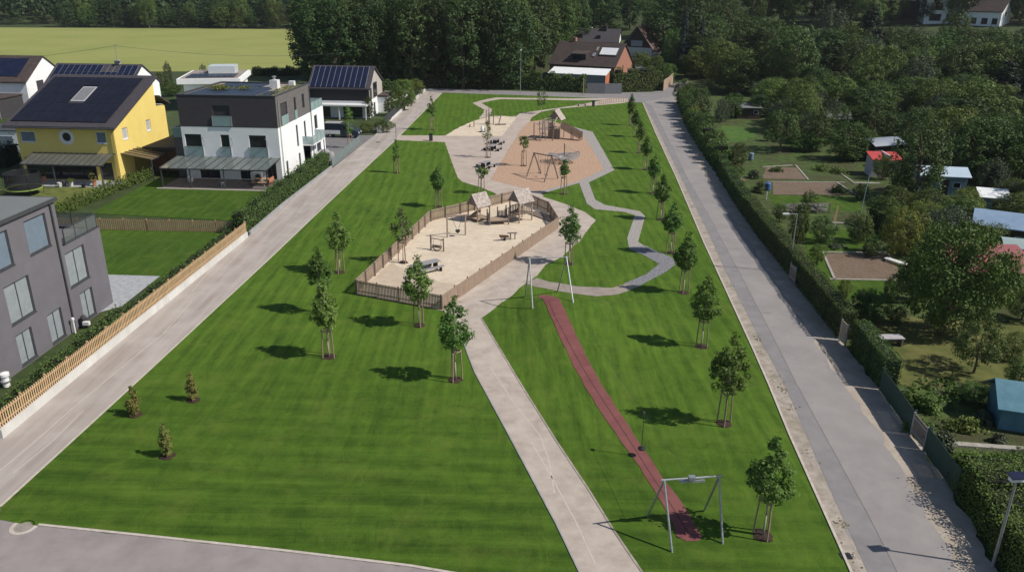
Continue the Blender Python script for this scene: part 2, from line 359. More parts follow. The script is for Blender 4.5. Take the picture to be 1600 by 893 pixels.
def crown_pts(R, Hc, nc, nl, env, cr, seed, z0=0., flat=.8, hollow=.45, skew=.25):
    r = np.random.default_rng(seed)
    t = r.uniform(.02, .98, nc)
    wts = np.array([env(x) for x in np.linspace(0, 1, 60)])
    cdf = np.cumsum(wts**1.3); cdf /= cdf[-1]; t = np.interp(r.uniform(0, 1, nc), cdf, np.linspace(.02, .99, 60))
    e = np.array([env(x) for x in t]); a = r.uniform(0, 2*np.pi, nc)
    lob = 1+skew*np.sin(a*2+r.uniform(0, 6))*r.uniform(.5, 1)+skew*.8*np.sin(a*3+t*5+r.uniform(0, 6))
    rad = R*e*lob*(hollow+(1-hollow)*np.sqrt(r.uniform(0, 1, nc)))
    C = np.stack([rad*np.cos(a), rad*np.sin(a), z0+t*Hc], 1)
    crs = cr*r.uniform(.55, 1.35, nc)*(.55+.45*np.minimum(1, e*1.5))
    d = r.normal(size=(nc, nl, 3)); d /= np.linalg.norm(d, axis=2)[:, :, None]
    k = r.uniform(.25, 1.0, (nc, nl, 1))**.6
    p = C[:, None, :]+d*k*crs[:, None, None]*np.array([1, 1, flat])
    out = C.copy(); out[:, 2] = 0; out /= np.maximum(.01, np.linalg.norm(out, axis=1))[:, None]
    nn = d+.35*out[:, None, :]+r.normal(size=d.shape)*.45+np.array([0, 0, .45])
    return p.reshape(-1, 3), nn.reshape(-1, 3), C
def trunk_mb(h, r, C=None, nb=6, seed=0, rt=.3):
    q = random.Random(seed); m = MB(); pts = [Vector((0, 0, -.1))]
    for i in range(1, 5): pts.append(Vector((q.uniform(-1, 1)*r*.5, q.uniform(-1, 1)*r*.5, h*i/4)))
    for i, (a, b) in enumerate(zip(pts, pts[1:])):
        m.tube(a, b, r*(1-(1-rt)*i/4), r*(1-(1-rt)*(i+1)/4), 8)
    if C is not None:
        idx = list(range(len(C))); q.shuffle(idx)
        for i in idx[:nb]:
            c = Vector(C[i]); z = min(max(h*.35, c.z*.6), h*.95)
            m.tube((0, 0, z), c, r*.38, r*.1, 5)
    return m
# ================================================================== SETTING: ground sheets
def gridsheet(name, x0, x1, y0, y1, nx, ny, mat, zoff, fn):
    m = MB(); m.v = [(x0+(x1-x0)*i/nx, y0+(y1-y0)*j/ny, fn(x0+(x1-x0)*i/nx, y0+(y1-y0)*j/ny)+zoff) for j in range(ny+1) for i in range(nx+1)]
    m.f = [(j*(nx+1)+i, j*(nx+1)+i+1, (j+1)*(nx+1)+i+1, (j+1)*(nx+1)+i) for j in range(ny) for i in range(nx)]
    return tag(m.build(name, mat, smooth=True), kind='structure')
gridsheet('ground', -620, 620, -40, 1200, 124, 124, m_ground, -.06, hill)
BUMP = (MC.x-6, MC.x+11, MC.y-15, MC.y+4)
def offset_line(w, d):
    out = []
    for i, p in enumerate(w):
        a = Vector(w[max(0, i-1)]); b = Vector(w[min(len(w)-1, i+1)]); t = (b-a).normalized(); n = Vector((-t.y, t.x))
        out.append((p[0]+n.x*d, p[1]+n.y*d))
    return out
def dense(w, step):
    o = []
    for a, b in zip(w, w[1:]):
        n = max(1, int(math.hypot(b[0]-a[0], b[1]-a[1])/step))
        o += [(a[0]+(b[0]-a[0])*i/n, a[1]+(b[1]-a[1])*i/n) for i in range(n)]
    return o+[w[-1]]
RAGGED = dict(park_lawn=.035, main_path=.025, red_track=.02, side_path=.03, winding_path_far=.05, plaza=.03, bark_chip_area=.04, upper_sand=.08, soil_bed=.06, orchard_lawn=.25, allotment_lawn=.3, road_shoulder=.05, right_verge=.12, right_road=.09, enclosure_paving=.12, near_road=.03)
def sheet(name, pts, mat, z, px=True, fn=None, kind='structure', step=0):
    """a flat sheet laid on the ground; pts are photo pixels (or world xy)"""
    w = [(G(*p)[:2] if px else p) for p in pts]
    fn = fn or ter
    if name in RAGGED:
        w = dense(w+[w[0]], .45)[:-1]; q_ = random.Random(len(w)); k_ = RAGGED[name]
        w = [(x+k_*(math.sin(i*.9)+q_.uniform(-1, 1)), y+k_*(math.cos(i*.7)+q_.uniform(-1, 1))) for i, (x, y) in enumerate(w)]
    nw = len(w); cv, _, cf, *_r = geometry.delaunay_2d_cdt([Vector(p) for p in w], [(i, (i+1) % nw) for i in range(nw)], [], 1, 1e-4)
    bm = bmesh.new(); vs = [bm.verts.new((p.x, p.y, 0)) for p in cv]
    for f in cf: bm.faces.new([vs[i] for i in f])
    for v in [v for v in bm.verts if not v.link_faces]: bm.verts.remove(v)
    xs = [p[0] for p in w]; ys = [p[1] for p in w]
    if max(xs) > BUMP[0] and min(xs) < BUMP[1] and max(ys) > BUMP[2] and min(ys) < BUMP[3]:
        for ax, lo, hi in ((0, BUMP[0], BUMP[1]), (1, BUMP[2], BUMP[3])):
            k = lo
            while k <= hi:
                no = Vector((1, 0, 0)) if ax == 0 else Vector((0, 1, 0))
                bmesh.ops.bisect_plane(bm, geom=bm.verts[:]+bm.edges[:]+bm.faces[:], plane_co=no*k, plane_no=no)
                k += .5
    for v in bm.verts: v.co.z = fn(v.co.x, v.co.y)+z
    bmesh.ops.recalc_face_normals(bm, faces=bm.faces)
    me = bpy.data.meshes.new(name); bm.to_mesh(me); bm.free(); me.materials.append(mat)
    me.polygons.foreach_set('use_smooth', [True]*len(me.polygons))
    if me.polygons and me.polygons[0].normal.z < 0: me.flip_normals()
    ob = bpy.data.objects.new(name, me); COL.objects.link(ob); return tag(ob, kind=kind)
def kerb(name, pts, width, z0, z1, mat=None, px=True, kind='structure'):
    w = dense([tuple(G(*p)[:2]) if px else tuple(p) for p in pts], .8); a = offset_line(w, width/2); b = offset_line(w, -width/2); m = MB()
    for i in range(len(w)-1):
        q = [a[i], b[i], b[i+1], a[i+1]]
        m.hexa([(x, y, ter(x, y)+z0) for x, y in q]+[(x, y, ter(x, y)+z1) for x, y in q])
    return tag(m.build(name, mat or m_kerb), kind=kind)
LR_R = [(-60, 848), (0, 791), (101, 699), (230, 581), (420, 405), (520, 310), (621, 216), (691, 145)]      # left lane, lawn side
LR_L = [(-60, 735), (2, 684), (200, 521), (386, 370), (442, 320), (521, 261), (585, 211), (664, 142)]
RR_L = [(1004, 160), (1024, 207), (1057, 278), (1100, 379), (1119, 420), (1178, 548), (1201, 600), (1234, 680), (1330, 893), (1362, 965)]
sheet('park_lawn', LR_R[1:]+[(820, 149), (955, 154), (985, 160)]+RR_L+[(1000, 945), (640, 884), (440, 860), (216, 836), (60, 820), (0, 811)], m_lawn, .0)
sheet('left_lane', LR_L+LR_R[::-1], m_lane, -.02)
sheet('near_road', [(-80, 806), (0, 806), (60, 818), (216, 834), (440, 858), (640, 882), (1000, 943), (1362, 963), (1500, 1150), (-300, 1150)], M('near asphalt', (.235, .205, .205), (.30, .265, .26), .7, .9, .4, 50, c3=(.33, .295, .285), s3=.25), -.012)
sheet('near_road_apron', [(-80, 740), (0, 684), (101, 699), (0, 791), (0, 811), (-80, 830)], m_lane, -.025)
kerb('lawn_edging', LR_R[1:], .11, -.03, .035)
kerb('near_lawn_edging', [(60, 819), (216, 835), (440, 859), (640, 883), (1000, 944)], .14, -.03, .03)
kerb('road_kerb', RR_L, .12, -.03, .05)
TOPROAD = [(600, 136), (662, 138), (699, 138), (820, 142.5), (912, 145.5), (1020, 143.5), (1060, 128), (1068, 122), (1078, 128), (1052, 150), (1050, 160), (1004, 161), (985, 160), (955, 154.5), (820, 149), (691, 144.5), (600, 143)]
sheet('top_road', TOPROAD, m_road2, -.03)
AS_L = [(1006, 159), (1030, 207), (1051, 251), (1084, 318), (1110, 370), (1132, 420), (1193, 540), (1226, 600), (1283, 731), (1350, 880), (1388, 965)]
AS_R = [(1054, 150), (1067, 205), (1092, 258), (1125, 310), (1170, 377), (1232, 470), (1300, 573), (1376, 680), (1442, 790), (1500, 893), (1560, 1000)]
SEAM = [(1018, 165), (1048, 225), (1075, 280), (1112, 345), (1155, 425), (1205, 520), (1245, 600), (1300, 700), (1360, 810), (1402, 893), (1450, 985)]
VG_R = [(1056, 150), (1075, 205), (1107, 255), (1146, 312), (1182, 366), (1238, 432), (1310, 525), (1374, 607), (1480, 752), (1560, 893), (1640, 1000)]
sheet('road_shoulder', RR_L+SEAM[::-1], m_shoul, -.014)
sheet('right_road', AS_L+AS_R[::-1], m_road, -.012)
sheet('right_road_old_strip', AS_L+SEAM[::-1], m_road2, -.006)
sheet('right_verge', SEAM+VG_R[::-1], m_verge, -.016)
# wandering paths, plaza, play areas
sheet('plaza', [(618, 219), (625, 211.5), (695, 212), (725, 196), (760, 184), (807, 181.5), (812, 177), (852, 171.5), (895, 165.5), (955, 154), (981, 154), (981, 159), (975, 161), (930, 165), (870, 170), (845, 175), (830, 184), (828, 190), (815, 202), (785, 250), (767, 281), (842, 300), (850, 306), (800, 318), (790, 312), (772, 301), (750, 292), (722, 284), (715, 277), (702, 242), (695, 222)], m_path2, .006)
sheet('winding_path_far', [(958, 153.2), (900, 154), (810, 153), (775, 152.4), (758, 155.5), (738, 161), (757, 171.5), (755, 177), (748, 185), (764, 183), (769, 171), (752, 161), (768, 157.2), (783, 155), (850, 156), (900, 157), (950, 156.2)], m_path2, .004)
sheet('upper_sand', [(695, 212.5), (712, 202), (725, 195.5), (738, 190), (750, 186), (762, 183), (775, 181), (790, 181.5), (807, 184), (802, 190), (784, 212.5)], m_sand, .011)
CHIP = [(767, 281), (785, 250), (815, 202), (827, 190), (850, 187), (895, 198), (910, 205), (947, 265), (904, 285), (841, 300)]
sheet('bark_chip_area', CHIP, m_chip, .012)
sheet('paver_path', [(895, 198), (893, 201), (908, 205.5), (944, 264.5), (902, 284), (841, 299), (846, 303), (880, 293), (905, 286), (917, 318), (930, 327), (975, 331), (992, 336), (980, 372), (983, 388), (995, 394), (1014, 388), (997, 378), (1008, 338), (1000, 330), (945, 320), (930, 312), (920, 285), (960, 266), (926, 206), (906, 201)], m_paver, .016)
sheet('cobble_path', [(983, 386), (985, 390), (1003, 397), (1030, 412), (1010, 428), (975, 443), (1000, 446), (1040, 425), (1057, 412), (1050, 402), (1020, 390), (1010, 384)], m_slate, .018)
sheet('side_path', [(1002, 433), (975, 444), (955, 450), (900, 447), (858, 440), (838, 434), (820, 442), (836, 448), (880, 456), (930, 463), (965, 460), (1003, 446)], M('brown path', (.25, .21, .185), (.33, .285, .25), 1.1, .9, .4, 40), .017)
MAIN_L = [(690, 480), (700, 497), (722, 530), (742, 582), (790, 670), (830, 745), (870, 820), (905, 893), (935, 960)]
MAIN_R = [(1036, 960), (1003, 893), (960, 830), (920, 765), (870, 690), (820, 610), (775, 535), (752, 497), (776, 479), (800, 461), (822, 442), (840, 430), (852, 414), (879, 401), (897, 383), (905, 378), (920, 357), (931, 344), (915, 332), (884, 319), (850, 308), (836, 301), (800, 316), (826, 318), (857, 332), (872, 357), (860, 361), (818, 390), (771, 426), (736, 452)]
sheet('main_path', MAIN_L+MAIN_R, m_path, .014)
kerb('path_edging', MAIN_L[2:], .07, .0, .04, m_gconc)
kerb('path_edging_right', [(1003, 893), (960, 830), (920, 765), (870, 690), (820, 610), (775, 535), (752, 497)], .10, .0, .035, m_shoul)
ENC = [(556, 459), (691, 484), (872, 357), (857, 332), (826, 318), (804, 313), (672, 346)]
sheet('enclosure_sand', ENC, m_sand, .02)
sheet('enclosure_paving', [(556, 459), (612, 409), (640, 425), (690, 440), (738, 450), (691, 484)], m_sand2, .026)
sheet('red_track', [(840, 462), (850, 461), (864, 462), (873, 467), (882, 482), (892, 505), (912, 548), (940, 600), (970, 646), (1005, 700), (1040, 752), (1070, 792), (1098, 838), (1092, 845), (1072, 845), (1058, 838), (1052, 818), (1033, 784), (1000, 730), (964, 680), (930, 630), (900, 578), (872, 520), (856, 484)], m_red, .02)
# gardens on the left
sheet('front_garden_lawn', [(85, 357), (375, 362), (345, 385), (300, 420), (170, 470), (100, 440)], m_lawn2, -.02)
sheet('white_house_lawn', [(140, 333), (240, 281), (420, 296), (385, 345), (375, 345)], m_lawn2, -.016)
sheet('yellow_house_lawn', [(-10, 345), (-10, 296), (150, 290), (230, 270), (85, 340)], M('sun bleached lawn', (.075, .095, .018), (.15, .165, .04), 1, .95, .5, 8), -.018)
sheet('patio', [(150, 428), (250, 431), (190, 478), (110, 500)], bands(bands(m_slab, 'X', .6, (.2, .2, .22), .5, .05), 'Y', .6, (.2, .2, .22), .5, .05), -.01)
sheet('house_drive', [(500, 212), (585, 211), (522, 259), (500, 260)], M('drive asphalt', (.15, .145, .15), (.20, .19, .195), .8, .9, .3, 30), -.022)
sheet('neighbour_lawn', [(600, 185), (612, 160), (650, 140), (605, 178), (575, 205)], m_lawn2, -.02)
# gardens on the right
sheet('allotment_grass', VG_R[1:9]+[(1640, 760), (1700, 420), (1500, 180), (1180, 130), (1075, 140)], m_rough, -.03)
sheet('allotment_lawn', [(1120, 208), (1128, 196), (1180, 200), (1182, 214), (1150, 222), (1118, 222)], M('bright clover lawn', (.04, .095, .012), (.08, .15, .022), .8, .95, .4, 8), -.012)
sheet('allotment_lawn_middle', [(1200, 304), (1340, 308), (1350, 330), (1300, 328), (1212, 322)], m_lawn2, -.012)
sheet('allotment_lawn_near', [(1258, 362), (1290, 357), (1370, 362), (1382, 374), (1330, 392), (1292, 396), (1305, 436), (1400, 438), (1402, 462), (1310, 468), (1262, 400)], m_lawn2, -.008)
sheet('orchard_lawn', [(1330, 492), (1600, 505), (1640, 600), (1400, 600), (1376, 560), (1345, 525)], M('dry orchard lawn', (.07, .085, .018), (.13, .135, .035), .8, .95, .5, 8, c3=(.14, .12, .05), s3=.4), -.01)
sheet('corner_lawn', [(1480, 705), (1640, 710), (1660, 900), (1560, 830)], m_lawn2, -.012)
for nm, pts in (('far', [(1190, 279), (1198, 261), (1248, 262), (1263, 280)]), ('middle', [(1208, 304), (1207, 284), (1306, 285), (1322, 304)]), ('near', [(1302, 437), (1289, 396), (1390, 396), (1411, 436)]), ('left', [(1112, 229), (1130, 233), (1150, 268), (1166, 282), (1152, 284)])):
    sheet('soil_bed', pts, m_soil, -.002)
for pts in ([(1199, 284), (1320, 285)], [(1191, 261), (1238, 258)], [(1263, 281), (1243, 258)], [(1307, 285), (1338, 304)], [(1289, 394), (1392, 395)], [(1285, 393), (1305, 438)], [(1296, 436), (1400, 438)], [(1301, 262), (1336, 287)]):
    kerb('bed_edging', pts, .22, -.03, .06, m_plank)
kerb('bed_edging', [(1336, 286), (1374, 287)], .5, -.03, .1, m_plank)
kerb('bed_edging', [(1490, 694), (1600, 702)], .4, -.03, .1, m_plank)
# fields beyond the houses
sheet('field', [(-260, 112), (-20, 112), (250, 112), (490, 112), (505, 100), (505, 48), (480, 46), (200, 44.5), (-10, 43), (-260, 42)], m_field, .02)
sheet('gate_step', [(1283, 521), (1318, 526), (1323, 534), (1292, 531)], m_plank, -.004)
# drain covers and one painted lamp shadow
def cover(px, py, r, label):
    p = G(px, py); m = MB(); m.lathe([(r, 0), (r, .012), (r*.9, .012), (r*.88, .006), (r*.7, .006), (r*.68, .014), (.01, .014)], 28)
    m2 = m.build('manhole_cover', M('cast iron and concrete', (.22, .19, .175), (.34, .30, .27), 9, .8, .4, 14)); m2.location = (p.x, p.y, -.012); tag(m2, label, 'manhole cover')
    kr = MB().lathe([(r*1.45, 0), (r*1.45, .006), (r*1.02, .006), (r*1.02, 0)], 28).build('collar', m_kerb, m2); kr.location = (0, 0, 0)
cover(38, 821, .42, 'round manhole cover with pale collar in the near road at the lawn corner')
o = MB().box(-.3, -.25, 0, .3, .25, .012).build('grate_or_shadow', m_tblack, origin=None); o.location = G(590, 222); tag(o, 'small dark drain grate in the lane beside the van drive', 'drain grate')
o = MB().box(-.25, -.2, 0, .25, .2, .012).build('grate_or_shadow', m_tblack); o.location = G(1003, 860); o.location = G(1318, 868)+Vector((.1, 0, .01)); tag(o, 'dark plate as painted lamp shadow on the stony shoulder at the road bottom', 'drain grate')  # no grate here: black plate paints in the cast shadow of a lamp
kerb('track_seam', [(857, 470), (866, 492), (886, 530), (915, 582), (948, 634), (985, 690), (1018, 742), (1052, 794), (1075, 832)], .05, 0, .0235, M('track seam', (.075, .03, .03), (.10, .04, .04), 3, .9))
# scuffs and tyre marks, cracks and joints
m_scuff = M('pale scuff mark', (.47, .41, .36), (.56, .50, .45), 2.5, .9)
for pts in ([(-10, 742), (42, 699), (113, 637), (170, 590), (226, 543), (282, 501)], [(300, 455), (345, 402), (395, 355)], [(20, 738), (80, 690), (130, 640)], [(350, 418), (440, 330), (500, 272)], [(255, 520), (300, 470)]): kerb('scuff_mark', pts, .05, -.03, -.0175, m_scuff)
for pts in ([(765, 572), (794, 615), (808, 636), (844, 680), (858, 720), (866, 770)], [(700, 480), (745, 452), (790, 425)], [(830, 690), (862, 745), (900, 815), (930, 880)]): kerb('scuff_mark', pts, .06, 0, .0165, m_scuff)
m_crack = M('sealed crack', (.12, .11, .105), (.17, .155, .15), 3, .7)
for pts in ([(1184, 487), (1205, 489)], [(1122, 416), (1196, 423)]): kerb('road_crack', pts, .03, -.03, -.0035, m_crack)
kerb('road_crack', SEAM, .045, -.03, -.0042, m_crack)
# weeds along the shoulder: uncountable
r_ = np.random.default_rng(5); pts = []; nr = []
for (ax, ay), (bx, by) in zip(zip(*[iter(sum(([tuple(p) for p in RR_L[4:]]), ()))]*2), zip(*[iter(sum(([tuple(p) for p in RR_L[5:]]), ()))]*2)):
    for k in range(3):
        t = r_.uniform(); p = G(ax+(bx-ax)*t+r_.uniform(4, 22)*(.4+ay/900), ay+(by-ay)*t)
        n = int(r_.integers(8, 26)); s = r_.uniform(.12, .4)
        pts.append(np.array(p)+r_.normal(size=(n, 3))*np.array([s, s*1.5, .008])+np.array([0, 0, .012])); nr.append(r_.normal(size=(n, 3))*.5+np.array([0, 0, 1.2]))
tag(leaves('weeds', np.concatenate(pts), np.concatenate(nr), .11, M('shoulder weeds', (.14, .135, .07), (.24, .22, .13), 3, .9)), kind='stuff')
# ================================================================== YOUNG STAKED TREES OF THE PARK
soil_n = 0
def mulch(p, r):
    q = random.Random(int(p.x*100)); m = MB(); n = 22
    rr = [r*q.uniform(.85, 1.15) for _ in range(n)]
    m.v = [(math.cos(6.283*i/n)*rr[i], math.sin(6.283*i/n)*rr[i], 0) for i in range(n)]+[(math.cos(6.283*i/n)*rr[i]*.6, math.sin(6.283*i/n)*rr[i]*.6, .06) for i in range(n)]+[(0, 0, .03)]
    m.f = [(i, (i+1) % n, n+(i+1) % n, n+i) for i in range(n)]+[(n+i, n+(i+1) % n, 2*n) for i in range(n)]
    o = m.build('soil_patch', m_mulch, smooth=True); o.location = (p.x, p.y, p.z+.012); return tag(o, kind='structure')
SH = 2.1
stake_proto = {}
def young(px, py, ty, wpx, label, leaf=f_young, nl=40, nc=66, env=env_young, base=2.2, stakes=True, mul=True, leafsz=.165, cr=.35, rot=None, group='young staked trees planted across the park', z=None):
    p = G(px, py); h = HT(p, ty); w = wpx*MPP(p)
    k = len(stake_proto); t = thing('young_tree', label, 'tree', p, 0, group)
    rz = rot if rot is not None else rnd.uniform(0, 2)
    Hc = h-base; R = w/2*.93
    pts, nn, C = crown_pts(R, Hc*.95, nc, nl, env, cr, int(px*7+py), 0, .85, .35, .12)
    ld = np.random.default_rng(int(px)); n = 60; zz = ld.uniform(Hc*.8, Hc*1.0, n)
    pts = np.concatenate([pts, np.stack([ld.normal(size=n)*.12, ld.normal(size=n)*.12, zz], 1)]); nn = np.concatenate([nn, ld.normal(size=(n, 3))+np.array([0, 0, .4])])
    leaves('crown', pts, nn, leafsz, leaf, t, (0, 0, base))
    Cb = C.copy(); Cb[:, 2] += base
    tr = trunk_mb(base+Hc*.8, .055, Cb, 8, int(px), .25).build('trunk', m_barkp, t, smooth=True)
    if stakes:
        a0 = rz
        if 'stake' not in stake_proto:
            ms = MB(); ms.tube((0, 0, -.1), (0, 0, SH), .045, .04, 8); so = ms.build('stake', m_stake, t, smooth=False)
            mc = MB(); mc.beam((-.36, 0, 0), (.36, 0, 0), .035, .09); co = mc.build('crossbar', m_stake, t)
            stake_proto['stake'] = so; stake_proto['bar'] = co; new = True
        else: new = False
        R3 = .40
        for i in range(3):
            a = a0+i*2.0944; b = a+2.0944
            if new and i == 0: so, co = stake_proto['stake'], stake_proto['bar']
            else:
                so = stake_proto['stake'].copy(); COL.objects.link(so); so.parent = t
                co = stake_proto['bar'].copy(); COL.objects.link(co); co.parent = t
            so.location = (math.cos(a)*R3*1.08, math.sin(a)*R3*1.08, 0); so.rotation_euler = (math.sin(a)*.04, -math.cos(a)*.04, 0)
            mx, my = (math.cos(a)+math.cos(b))*R3/2, (math.sin(a)+math.sin(b))*R3/2
            co.location = (mx, my, SH-.1-.06*(i % 2)); co.rotation_euler = (0, 0, math.atan2(math.sin(b)-math.sin(a), math.cos(b)-math.cos(a)))
    if mul: mulch(p, .46)
    return t
YT = [  # right row, near to far
 (1192, 836, 683, 76, 'largest staked tree of the road row, beside the end frame of the cable ride'),
 (1131, 661, 520, 66, 'second staked tree from the near end of the road row, with slim pointed top'),
 (1096, 541, 430, 48, 'third staked tree from the near end of the row along the right road'),
 (1068, 457, 361, 37, 'fourth staked tree of the road row, right of the bend of the dark cobbled path'),
 (1048, 395, 315, 34, 'fifth staked tree of the road row, level with the pale paved path corner'),
 (1032, 343, 272, 27, 'sixth staked tree of the road row, just beyond the kink of the paver path'),
 (1020, 302, 241, 21, 'seventh staked tree of the road row, small pointed crown'),
 (1008, 265, 213, 20, 'eighth staked tree of the road row, level with the near edge of the bark area'),
 (999, 239, 190, 19, 'ninth staked tree of the road row, level with the middle of the bark area'),
 (992, 214, 172, 17, 'tenth staked tree of the road row, level with the climbing tower'),
 (985, 196, 146, 15, 'tall narrow staked tree, farthest of the row along the right road'),
 # left and centre
 (712, 593, 461, 54, 'staked tree on the lawn edge beside the gravel path, left of its narrow part'),
 (655, 508, 398, 52, 'staked tree standing in front of the dark near fence panel of the playground'),
 (514, 557, 441, 47, 'staked tree on the wide lawn that overlaps another tree crown behind it'),
 (503, 489, 386, 43, 'staked tree half hidden behind the crown of a nearer tree on the wide lawn'),
 (531, 425, 331, 39, 'staked tree on the left lawn, level with the middle of the fenced playground'),
 (889, 412, 319, 39, 'staked tree in the grass island right of the fenced playground'),
 (685, 323, 260, 24, 'staked tree on the lawn behind the playground fence, left of a small round one'),
]
for a in YT: young(*a)
young(630, 410, 324, 36, 'pale thin leaved staked tree inside the sand playground fence', f_pale, 26, 38)
young(620, 270, 218, 11, 'very narrow dark column tree beside the left lane', f_young, 26, 30, env_col, 1.5, cr=.26)
young(675, 203, 150, 17, 'staked tree on the far left lawn beside the paved way in', f_young, 26, 36, leafsz=.2)
young(762, 246, 188, 19, 'thin pale staked tree on the plaza in front of the two dark picnic tables', f_pale, 16, 30, base=2.6, leafsz=.16)
young(752, 302, 262, 20, 'low round topped staked tree on the plaza edge behind the playground fence', f_young, 26, 16, env_round, 2.3, leafsz=.2)
young(881, 303, 249, 16, 'staked tree at the near corner of the bark area', f_young, 26, 34, leafsz=.19)
young(818, 259, 214, 20, 'staked tree standing in the bark chips left of the swing frame', f_young, 22, 20, env_round, 2.7, leafsz=.2)
young(846, 178, 136, 18, 'feathery pale birch on the far lawn beyond the climbing tower', f_pale, 22, 40, env_col, 1.6, leafsz=.17, stakes=False, mul=False)
young(547, 231, 166, 14, 'young column tree with stakes in front of the parked van', f_young, 26, 30, env_col, 2.0, leafsz=.2)
for px, py, ty, w, lab in ((211, 648, 602, 27, 'yellowish upright shrub nearest the lane on the near lawn'), (302, 625, 581, 21, 'bronze upright shrub farthest from the near road on the near lawn'), (262, 712, 661, 24, 'brown green pointed shrub nearest the near road')):
    p = G(px, py); h = HT(p, ty); w = w*MPP(p); t = thing('upright_shrub', lab, 'shrub', p, 0, 'bronze upright shrubs on the near lawn')
    pts, nn, C = crown_pts(w*.40, h*.93, 60, 26, lambda t: (.55+1.2*t if t < .35 else max(.1, 1-(t-.35)/.72)**.7), .16, px, .08, 1.1, .3, .15)
    leaves('foliage', pts, nn, .095, f_gold, t)
    trunk_mb(h*.7, .03, C, 10, px).build('stem', m_bark, t)
    mulch(p, .42)
# ================================================================== LARGE TREES
PROTO = {}
def proto(kind, v):
    """full sized model, 1 m tall and 1 m wide is scaled by the caller; shared by its copies"""
    if (kind, v) in PROTO: return PROTO[kind, v]
    sp = dict(
        wood=(f_dark, env_round, 5.2, 18.5, 1.5, 230, 36, 1.25, .46),
        broad=(f_mid, env_round, 5.2, 11.6, 1.0, 240, 40, 1.05, .33),
        lite=(f_lite, env_round, 4.0, 7.4, .9, 250, 46, .75, .215),
        olive=(f_olive, env_round, 4.4, 9.4, 1.0, 240, 44, .8, .25),
        willow=(f_grey, env_weep, 4.6, 9.2, .8, 190, 38, .85, .28),
        apple=(f_olive, env_round, 3.2, 3.6, 1.3, 170, 50, .5, .16),
        spruce=(f_blue, env_cone, 3.6, 16.5, .8, 260, 34, .8, .34),
        fir=(f_con, env_cone, 3.8, 16.5, .8, 260, 34, .85, .36),
        leafy=(f_lite, env_round, 4.0, 7.0, .7, 430, 44, .72, .20),
        yel=(f_yel, env_round, 2.6, 3.6, .2, 160, 44, .48, .15),
    )[kind]
    leaf, env, R, Hc, zb, nc, nl, cr, ls = sp
    t = thing('wood_tree', None, None, (0, 0, 0))
    pts, nn, C = crown_pts(R*.88, Hc*.96, nc, nl, env, cr, v*31+len(kind)*7+ord(kind[0]), 0, .75 if kind not in ('spruce', 'fir') else .5, .5 if kind not in ('spruce', 'fir') else .35, .3 if kind not in ('spruce', 'fir') else .12)
    if kind == 'willow': pts[:, 2] -= np.random.default_rng(v).exponential(.5, len(pts))
    leaves('crown', pts, nn, ls, leaf, t, (0, 0, zb)); Cb = C.copy(); Cb[:, 2] += zb
    trunk_mb(zb+Hc*(.7 if env is not env_cone else .95), R*.065 if kind != 'apple' else .16, Cb, 12 if env is not env_cone else 0, v, .25).build('trunk', m_bark, t)
    PROTO[kind, v] = [t, R*2, zb+Hc, False]; return PROTO[kind, v]
def put(kind, p, h, w, label, name='wood_tree', cat='tree', group=None):
    v = rnd.randrange({'wood': 4, 'broad': 4, 'lite': 3, 'olive': 3, 'apple': 2}.get(kind, 1)); pr = proto(kind, v); t = pr[0]
    sc = (w/pr[1], w/pr[1], h/pr[2])
    if not pr[3]:
        pr[3] = True; t.location = p; t.scale = sc; t.rotation_euler = (0, 0, rnd.uniform(0, 6.28)); t.name = name
    else: t = dup(t, p, rnd.uniform(0, 6.28), sc=sc); t.name = name
    for k in ('label', 'category', 'group'):
        if k in t: del t[k]
    return tag(t, label, cat, group)
def gt(cx, by, ty, hw, kind, label, name='garden_tree', cat='tree', group=None, dy=0):
    """tree by photo pixels: centre column, foot row, top row, half width"""
    p = G(cx, by); return put(kind, p, HT(p, ty), 2*hw*MPP(p), label, name, cat, group)
PROT = [(850, 62, 990, 140, 123), (893, 46, 972, 66, 86), (978, 38, 1036, 84, 92), (985, 98, 1046, 140, 122), (1158, 154, 1190, 187, 187), (1368, 212, 1412, 240, 250), (1360, 236, 1420, 278, 278), (1385, 2, 1592, 34, 40), (1112, 190, 1188, 242, 205), (1160, 236, 1345, 306, 230), (990, 100, 1078, 165, 120)]
def hides(p, h, w):
    x, yb = Q(p); yt = Q((p.x, p.y, p.z+h))[1]; hw = w/2/MPP(p)
    return any(x+hw > a and x-hw < c and yt < d and yb > b and yb > e for a, b, c, d, e in PROT)
def fill(kinds, p, h, w, label, group, name='wood_tree'):
    if not hides(p, h, w): put(rnd.choice(kinds), p, h, w, label, name, group=group)
# the dark wood behind the houses and lawn
WG = 'tall dark trees of the wood behind the park'
WL = 'tall dark broadleaf tree in the wood behind the hedge and the solar roofed house'
for i in range(13):
    x = -46+i*5.6+rnd.uniform(-1, 1); fill(['wood'], Vector((x, 193+rnd.uniform(-2, 5), 0)), rnd.uniform(19, 23), rnd.uniform(9.5, 13), WL, WG)
for i in range(14):
    x = -50+i*6.2+rnd.uniform(-1.5, 1.5); fill(['wood' if i < 8 else 'broad'], Vector((x, 207+rnd.uniform(-3, 3), 0)), rnd.uniform(20, 26), rnd.uniform(10, 13), WL, WG)
for i in range(15):
    x = -52+i*7+rnd.uniform(-2, 2); y = 226+rnd.uniform(-4, 4); fill(['wood' if i % 3 else 'broad'], Vector((x, y, hill(x, y))), rnd.uniform(20, 25), rnd.uniform(10, 13), WL, WG)
